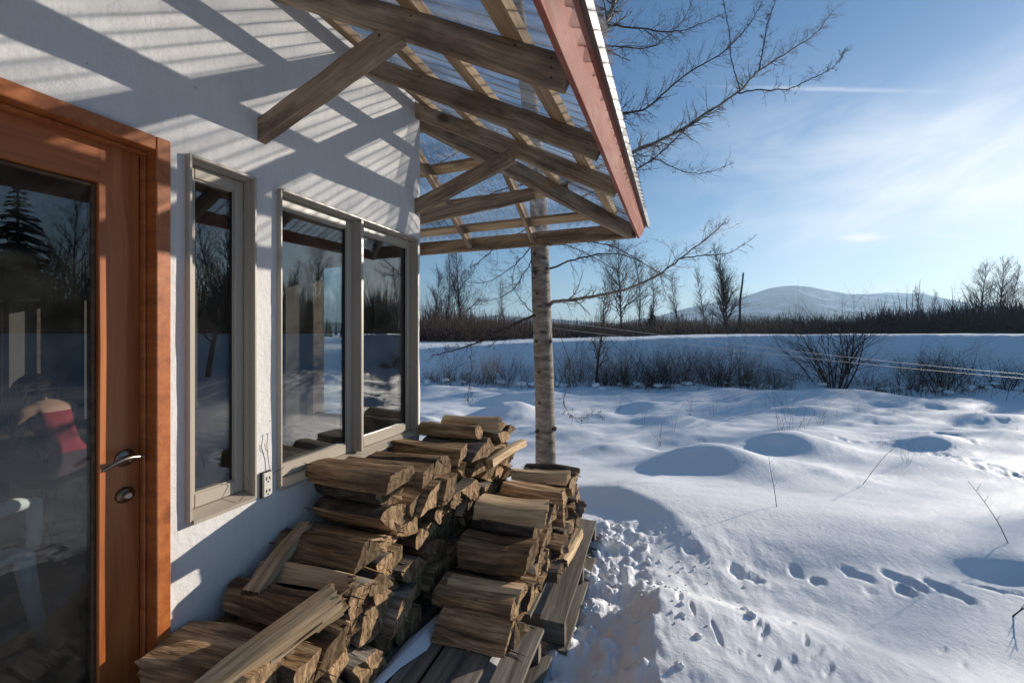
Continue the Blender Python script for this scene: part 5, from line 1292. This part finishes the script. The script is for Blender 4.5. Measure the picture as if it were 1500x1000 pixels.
def make_conifer(seed, h, w):
    t, b = conifer(seed, h, w); r = empty('conifer'); t.build('trunk', M['twig_far'], r); b.build('crown', M['needle'], r); return r
def place(o, px, t, top=None, base_h=None, rz=0.0, sink=.1, z=None):
    """stand an object at photo column px, t metres into the view, scaled so its top meets the photo row"""
    x, y = fwd((px - CX) / F_PX * t, t); g = gz(x, y) - sink if z is None else z; o.location = (x, y, g); o.rotation_euler = (0, 0, rz)
    if top is not None:
        h = (HY - top) / F_PX * t - g; s = h / base_h; o.scale = (s, s, s)
    return o
PROTO = [make_bare('bare_tree', 101, 8.0, spread=.85, dens=1.1), make_bare('bare_tree', 102, 8.0, spread=.62, trunks=2, dens=.9), make_bare('bare_tree', 103, 8.0, spread=.8, trunks=1, dens=1.1), make_bare('bare_tree', 104, 8.0, spread=.48, dens=1.0, r0=.06)]
_used = [False] * 8
TG = 'leafless trees beyond the snowy embankment'
def inst(k, protos, used):
    if not used[k]: used[k] = True; return protos[k]
    return copy_tree(protos[k])
TREES = [  # proto, column, metres, top row, label
    (0, 676, 62, 366, 'tall bare tree with fanned upright twigs, between the house corner and the aspen trunk'),
    (3, 648, 70, 374, 'thin bare tree rising beside the corner of the white house'),
    (2, 632, 58, 392, 'spreading bare tree half hidden by the corner of the white house'),
    (3, 742, 75, 410, 'low bare sapling behind the drooping left limb of the aspen'),
    (0, 911, 55, 348, 'tallest bare tree just right of the aspen trunk, behind the low curved limb'),
    (3, 933, 58, 372, 'slim bare tree immediately right of the tallest one behind the curved limb'),
    (3, 951, 60, 392, 'short slender bare tree third in line to the right of the aspen'),
    (3, 996, 52, 398, 'lone slender bare sapling in front of the left foot of the mountain'),
    (3, 1032, 46, 392, 'thin leaning bare tree left of the twin trunked tree'),
    (1, 1066, 42, 342, 'twin trunked bare tree standing before the left shoulder of the mountain'),
    (3, 1340, 80, 420, 'bare tree poking above the dark wood under the right slope of the mountain'),
    (3, 1362, 84, 428, 'small bare tree next to the one above the dark wood'),
    (2, 1438, 72, 388, 'leaning bare tree at the left of the grove at the right edge'),
    (0, 1462, 74, 384, 'bare tree in the middle of the grove at the right edge'),
    (3, 1482, 72, 388, 'slender pale tree second from the right edge in the grove'),
    (2, 1508, 74, 382, 'bare tree cut by the right edge of the picture'),
]
for k, px, t, top, lab in TREES:
    o = inst(k, PROTO, _used); place(o, px, t, top, 8.0, rz=px * .37, sink=.2); tag(o, lab, 'tree', TG)
o = make_bare('broken_tree', 107, 8.0, spread=.4, dens=.35, broken=True, r0=.13); place(o, 1084, 43, 398, 8.0, sink=.2); tag(o, 'broken topped dead snag beside the twin trunked bare tree', 'tree', TG)
# young tree standing on this side of the embankment
o = make_bare('young_tree', 108, 4.0, spread=.6, dens=.7, r0=.10, mat='twig'); place(o, 872, 13.6, 408, 4.0, sink=.05); tag(o, 'young bare tree with dark straight stem growing before the embankment, right of the aspen', 'tree')
CP = [make_conifer(201, 8, 1.5), make_conifer(202, 8, 1.9), make_conifer(203, 8, 1.15)]; _cu = [False] * 3
CG = 'dark conifers along the far tree line'
for k, px, t, top, lab in [(1, 657, 64, 450, 'dark rounded conifer at the foot of the tall bare tree by the house corner'), (0, 731, 90, 462, 'dark pointed conifer between the house corner and the aspen trunk'), (2, 712, 96, 468, 'small dark conifer left of the pointed one, under the drooping limb'),
                           (1, 954, 58, 446, 'dark conifer right of the slender trees behind the curved limb'), (0, 1292, 110, 452, 'dark conifer at the left end of the wood under the mountain'), (2, 1316, 108, 455, 'dark narrow conifer in the wood under the mountain'), (1, 1395, 100, 447, 'dark broad conifer left of the grove at the right edge'),
                           (0, 1185, 140, 470, 'tiny dark conifer behind the big round bush'),
                           (1, 636, 60, 446, 'dark conifer touching the corner of the white house'), (0, 690, 74, 454, 'dark conifer with a narrow tip, right of the tall bare tree by the house'), (2, 1302, 96, 450, 'slim dark conifer just right of the left end of the wood'), (1, 1330, 104, 455, 'broad dark conifer in the middle of the wood'), (0, 1352, 100, 450, 'tall dark conifer in the middle of the wood'),
                           (2, 1376, 98, 452, 'spindly dark conifer in the right half of the wood'), (0, 1418, 92, 446, 'dark conifer at the foot of the leaning tree of the grove'), (1, 1452, 90, 448, 'dark bushy conifer at the foot of the grove at the right edge'), (2, 1495, 92, 444, 'dark conifer at the right edge of the picture'), (2, 845, 88, 464, 'small dark conifer close to the right of the aspen trunk'), (0, 1105, 120, 468, 'small dark conifer at the foot of the broken snag')]:
    o = inst(k, CP, _cu); place(o, px, t, top, 8.0, rz=px, sink=.3); tag(o, lab, 'conifer', CG)
# trees off to the right of the picture, met again in the reflections of the door and windows
def place_side(o, px, t, top, base_h, rz, sink=.3):
    r = ray(px, HY); x, y = -CAMX - r.x * t, r.y * t; g = gz(x, y) - sink; s_ = ((HY - top) / F_PX * t - g) / base_h
    o.location = (x, y, g); o.rotation_euler = (0, 0, rz); o.scale = (s_, s_, s_)
for k, px, t, top, lab in [(1, 28, 24, 262, 'tall dark spruce right of the picture, mirrored in the door glass'), (0, 330, 34, 400, 'spruce right of the picture, mirrored low in the tall narrow window'), (1, 556, 32, 428, 'dark spruce right of the picture, mirrored in the right pane of the wide window'), (2, 470, 44, 450, 'slim spruce right of the picture, mirrored in the left pane of the wide window')]:
    o = inst(k, CP, _cu); place_side(o, px, t, top, 8.0, px); tag(o, lab, 'conifer', 'conifers mirrored in the glass')
for k, px, t, top, lab in [(0, 112, 26, 300, 'bare tree right of the picture, mirrored at the right side of the door glass'), (2, 304, 17, 268, 'wide branching bare tree right of the picture, mirrored in the narrow window'), (2, 325, 24, 330, 'bare tree right of the picture, mirrored behind the wide branching one'), (1, 425, 36, 372, 'twin stemmed bare tree right of the picture, mirrored in the left pane'), (0, 462, 38, 352, 'tall bare tree right of the picture, mirrored in the middle of the left pane'),
                           (2, 498, 34, 366, 'spreading bare tree right of the picture, mirrored at the right of the left pane'), (3, 580, 34, 390, 'slim bare tree right of the picture, mirrored in the right pane'), (0, 595, 40, 400, 'bare tree right of the picture, mirrored at the edge of the right pane'), (2, 75, 34, 360, 'bare tree right of the picture, mirrored beside the tall spruce in the door')]:
    o = inst(k, PROTO, _used); place_side(o, px, t, top, 8.0, px); tag(o, lab, 'tree', 'bare trees mirrored in the glass')

def brush_belt():
    """distant thicket of saplings and undergrowth that reads as one dark band"""
    rnd = random.Random(301); b = MB()
    def topline(px):
        return float(np.interp(px, [-400, 500, 640, 700, 780, 840, 930, 1000, 1090, 1180, 1230, 1260, 1290, 1340, 1400, 1450, 1520, 1800, 2600, 4000], [440, 440, 440, 452, 463, 466, 464, 462, 458, 456, 458, 454, 448, 443, 440, 436, 432, 428, 420, 420]))
    for k in range(6400):
        side = k >= 4400
        if not side: px = rnd.uniform(560, 1620); t = rnd.uniform(46, 105); x, y = fwd((px - CX) / F_PX * t, t); g = gz(x, y); h = max(.8, ((HY - topline(px)) / F_PX * t - g) * rnd.uniform(.45, 1.06))
        else:
            az = R(rnd.uniform(56, 128)); q = rnd.uniform(32, 62); x, y = fwd(math.sin(az) * q, math.cos(az) * q); g = gz(x, y); h = rnd.uniform(2.2, 5.2)
        h *= 1 + .38 * float(vnoise(x * .11, y * .11, 77)) + (.5 if rnd.random() < .03 else 0)
        for s in range(6):
            d = Vector((rnd.gauss(0, .16), rnd.gauss(0, .16), 1)); hh = h * rnd.uniform(.5, 1); p = Vector((x + rnd.gauss(0, .5), y + rnd.gauss(0, .5), g - .2)); m = p + d * hh * .55 + Vector((rnd.gauss(0, .1), rnd.gauss(0, .1), 0)); e = p + d * hh + Vector((rnd.gauss(0, .25), rnd.gauss(0, .25), 0))
            r = rnd.uniform(.022, .06); b.tube([p, m, e], [r, r * .75, r * .3], 3, False)
            if s < 3:
                q = m; b.tube([q, q + Vector((rnd.gauss(0, .5), rnd.gauss(0, .5), rnd.uniform(.3, 1))) * h * .28], [r * .6, r * .2], 3, False)
    o = b.build('thicket', M['brush']); tag(o, kind='stuff')
brush_belt()
def far_wood():
    """a dark conifer wood far off, seen as a band below the hills"""
    rnd = random.Random(302); b = MB()
    for k in range(750):
        t = rnd.uniform(120, 260); px = rnd.uniform(450, 2200)
        x, y = fwd((px - CX) / F_PX * t, t); top = float(np.interp(px, [450, 700, 840, 1000, 1200, 1280, 1400, 1550, 2200], [466, 470, 474, 473, 473, 464, 458, 452, 446])); h = ((HY - top) / F_PX * t + 1) * rnd.uniform(.55, 1.2) * (1 + .25 * float(vnoise(px * .02, 3.3, 9)))
        w = h * rnd.uniform(.14, .24)
        n = 5; zb = -1.2
        for i in range(n):
            z0 = zb + h * i / n * .95; r = w * (1 - i / n) * rnd.uniform(.8, 1.15); a0 = rnd.random() * 6
            vs = [(x + r * math.cos(a0 + a) * rnd.uniform(.7, 1.1), y + r * math.sin(a0 + a) * rnd.uniform(.7, 1.1), z0 - rnd.random() * .05 * h) for a in np.linspace(0, 6.283, 8)[:-1]] + [(x, y, z0 + h * .36)]
            b.add(vs, [(j, (j + 1) % 7, 7) for j in range(7)])
    tag(b.build('far_wood', M['needle']), kind='stuff')
far_wood()

def undergrowth():
    """tangle of grass, canes and low twigs along the toe of the embankment"""
    rnd = random.Random(303); b = MB()
    for k in range(2600):
        px = rnd.uniform(600, 1560); t = float(np.interp(px, [600, 1560], [14.2, 12.3])) + rnd.gauss(-.25, .45); x, y = fwd((px - CX) / F_PX * t, t)
        if float(vnoise(x * .9, y * .9, 5)) < -.15 and rnd.random() < .8: continue
        g = gz(x, y); h = rnd.uniform(.12, .5) * (1 + .6 * float(vnoise(x * 1.3, y * 1.3, 6)))
        d = Vector((rnd.gauss(0, .45), rnd.gauss(0, .3), 1)); p = Vector((x, y, g - .02)); m = p + d * h * .6; e = m + Vector((rnd.gauss(0, .18), rnd.gauss(0, .1), rnd.uniform(-.12, .35))) * h * 1.6
        b.tube([p, m, e], [.0055, .004, .002], 3, False)
        if rnd.random() < .3: b.tube([m, m + Vector((rnd.gauss(0, .2), rnd.gauss(0, .1), rnd.uniform(.05, .3))) * h], [.004, .0015], 3, False)
    tag(b.build('undergrowth', M['weed']), kind='stuff')
    b = MB()   # clumps of snow caught on it
    for k in range(130):
        px = rnd.uniform(620, 1520); t = float(np.interp(px, [600, 1560], [14.0, 12.2])) + rnd.gauss(-.2, .3); x, y = fwd((px - CX) / F_PX * t, t); z = gz(x, y) + rnd.uniform(.0, .16); r = rnd.uniform(.03, .13)
        b.quadgrid([[(x + r * 1.4 * math.sin(a) * math.cos(p) * (1 + .3 * math.sin(2 * p + k)), y + r * math.sin(a) * math.sin(p), z + r * .6 * math.cos(a) * (1 + .2 * math.sin(3 * p))) for p in np.linspace(0, 6.2832, 9)] for a in np.linspace(.01, 3.13, 6)])
    tag(b.build('snow_clumps', M['snow'], None, True), kind='stuff')
undergrowth()
def make_shrub(seed, h, w, stems, mat='brush', lvl=2, r=.012):
    rnd = random.Random(seed); b = MB()
    for k in range(stems):
        a = rnd.uniform(0, 6.283); o = rnd.random() ** .6; d = Vector((math.cos(a) * w * o, math.sin(a) * w * o, 1)).normalized(); p = Vector((math.cos(a) * .12 * o, math.sin(a) * .12 * o, -.08))
        twig(b, p, d, h * rnd.uniform(.65, 1.08), r * rnd.uniform(.7, 1.3), lvl, rnd, 3, .06, False, (3, 5, 6))
    r_ = b.build('bare_shrub', M[mat]); return r_
SH = [make_shrub(401, 1.0, .25, 9, r=.006, mat='weed'), make_shrub(402, 1.0, .45, 12, r=.005), make_shrub(403, 1.0, .14, 6, r=.007), make_shrub(404, 1.0, .6, 10, r=.005, mat='twig')]; _su = [False] * 4
rnd = random.Random(55)
SPOTS = [rnd.uniform(812, 1150) for _ in range(62)] + [rnd.uniform(700, 785) for _ in range(9)] + [rnd.uniform(630, 700) for _ in range(4)] + [rnd.uniform(1150, 1500) for _ in range(14)]
for i, px in enumerate(sorted(SPOTS)):
    t = float(np.interp(px, [640, 1500], [14.0, 12.4])) + rnd.uniform(-.7, .5); k = rnd.randrange(4)
    o = inst(k, SH, _su); top = rnd.uniform(489, 548) if 800 < px < 1150 else rnd.uniform(500, 540) if px < 800 else rnd.uniform(515, 552)
    place(o, px, t, top, 1.0, rz=rnd.uniform(0, 6), sink=.02); o.scale = (o.scale[0] * rnd.uniform(.7, 1.5), o.scale[1] * rnd.uniform(.7, 1.4), o.scale[2]); tag(o, 'thin leafless shrub in the brushy row at the foot of the snowy embankment' if px < 1160 else 'small leafless shrub before the right end of the snowy embankment', 'shrub', 'leafless shrubs at the foot of the embankment')
def big_shrub(seed, px, t, top, w, stems, lab, lvl=3):
    o = make_shrub(seed, 1.0, w, stems, lvl=lvl, r=.010); place(o, px, t, top, 1.0, sink=.03); tag(o, lab, 'shrub', 'large round bushes before the embankment'); return o
big_shrub(411, 1222, 12.3, 452, .62, 17, 'largest round leafless bush standing alone before the embankment, below the mountain')
big_shrub(412, 1384, 12.2, 498, .75, 13, 'low spreading leafless bush to the right of the largest bush')
big_shrub(413, 1470, 12.0, 522, .6, 9, 'small leafless bush at the right edge before the embankment', 2)
big_shrub(414, 1325, 12.6, 520, .5, 8, 'small leafless bush between the two larger bushes', 2)

# dry weed stalks in the snow
def make_weed(seed, h, n, mat='weed', w=.12):
    rnd = random.Random(seed); b = MB()
    for k in range(n):
        d = Vector((rnd.gauss(0, w), rnd.gauss(0, w), 1)).normalized(); p = Vector((rnd.gauss(0, .05), rnd.gauss(0, .05), -.05)); twig(b, p, d, h * rnd.uniform(.5, 1.1), .0035, 1, rnd, 3, .03, True, (2, 2))
    return b.build('dry_weed', M[mat])
WD = [make_weed(501, 1.0, 4), make_weed(502, 1.0, 6, w=.2), make_weed(503, 1.0, 2)]; _wu = [False] * 3
WEEDS = [(1010, 612, 566), (1045, 610, 575), (1070, 615, 572), (1098, 612, 578), (1150, 632, 560), (1163, 636, 570), (1178, 628, 578), (1200, 622, 582), (940, 622, 585), (965, 628, 592), (905, 600, 575), (985, 618, 580), (1290, 655, 628), (1330, 678, 632), (1345, 668, 640), (1225, 612, 590), (1255, 604, 584),
         (1400, 616, 596), (1430, 606, 588), (1450, 604, 590), (1470, 612, 594), (1385, 606, 590), (1310, 604, 588), (1348, 606, 592), (690, 582, 558), (660, 578, 560), (735, 592, 570), (1120, 596, 570), (1080, 590, 566), (850, 588, 566), (1490, 640, 618), (1412, 642, 622)]
for i, (px, by, ty) in enumerate(WEEDS):
    t = -1.66 * F_PX / (HY - by); o = inst(i % 3, WD, _wu)
    for _ in range(6):
        x, y = fwd((px - CX) / F_PX * t, t); g = gz(x, y); t = g * F_PX / (HY - by)
    place(o, px, t, ty, 1.0, rz=px * .7, sink=.01); tag(o, 'dry brown weed stalks poking through the snow of the field', 'weed', 'dry weed stalks in the snow field')
def stick(pl, base_t, r, lab):
    n = len(pl); P = [atD(base_t, *p) for p in pl]; b = MB(); pts = curve(P, 12); b.tube(pts, [r * (1 - .6 * i / 11) for i in range(12)], 5)
    for i in (4, 7, 9): b.tube([pts[i], pts[i] + Vector((.02, .01, .03)) * (1 + i * .1)], [r * .6, r * .2], 3, False)
    tag(b.build('bare_twig', M['twig']), lab, 'twig', 'bare twigs in the near snow')
def ground_t(px, py, z=-1.5):
    t = z * F_PX / (HY - py)
    for _ in range(8):
        x, y = fwd((px - CX) / F_PX * t, t); t = gz(x, y) * F_PX / (HY - py)
    return t
stick([(1138, 745), (1134, 715), (1129, 690), (1126, 668)], ground_t(1138, 742), .0028, 'short upright twig alone in the snow at the centre of the field')
stick([(1478, 798), (1462, 765), (1440, 732), (1418, 704)], ground_t(1478, 795), .003, 'thin twig leaning left out of the snow at the right')
stick([(1480, 905), (1500, 890), (1530, 872)], ground_t(1480, 902) , .004, 'thin twig at the lower right edge')
stick([(1262, 712), (1278, 690), (1296, 668), (1312, 655)], ground_t(1262, 710), .003, 'bent twig beside the weeds right of the far mounds')
stick([(752, 716), (762, 706), (773, 695)], 3.9, .004, 'small twig behind the lower log stack, left of the aspen foot')
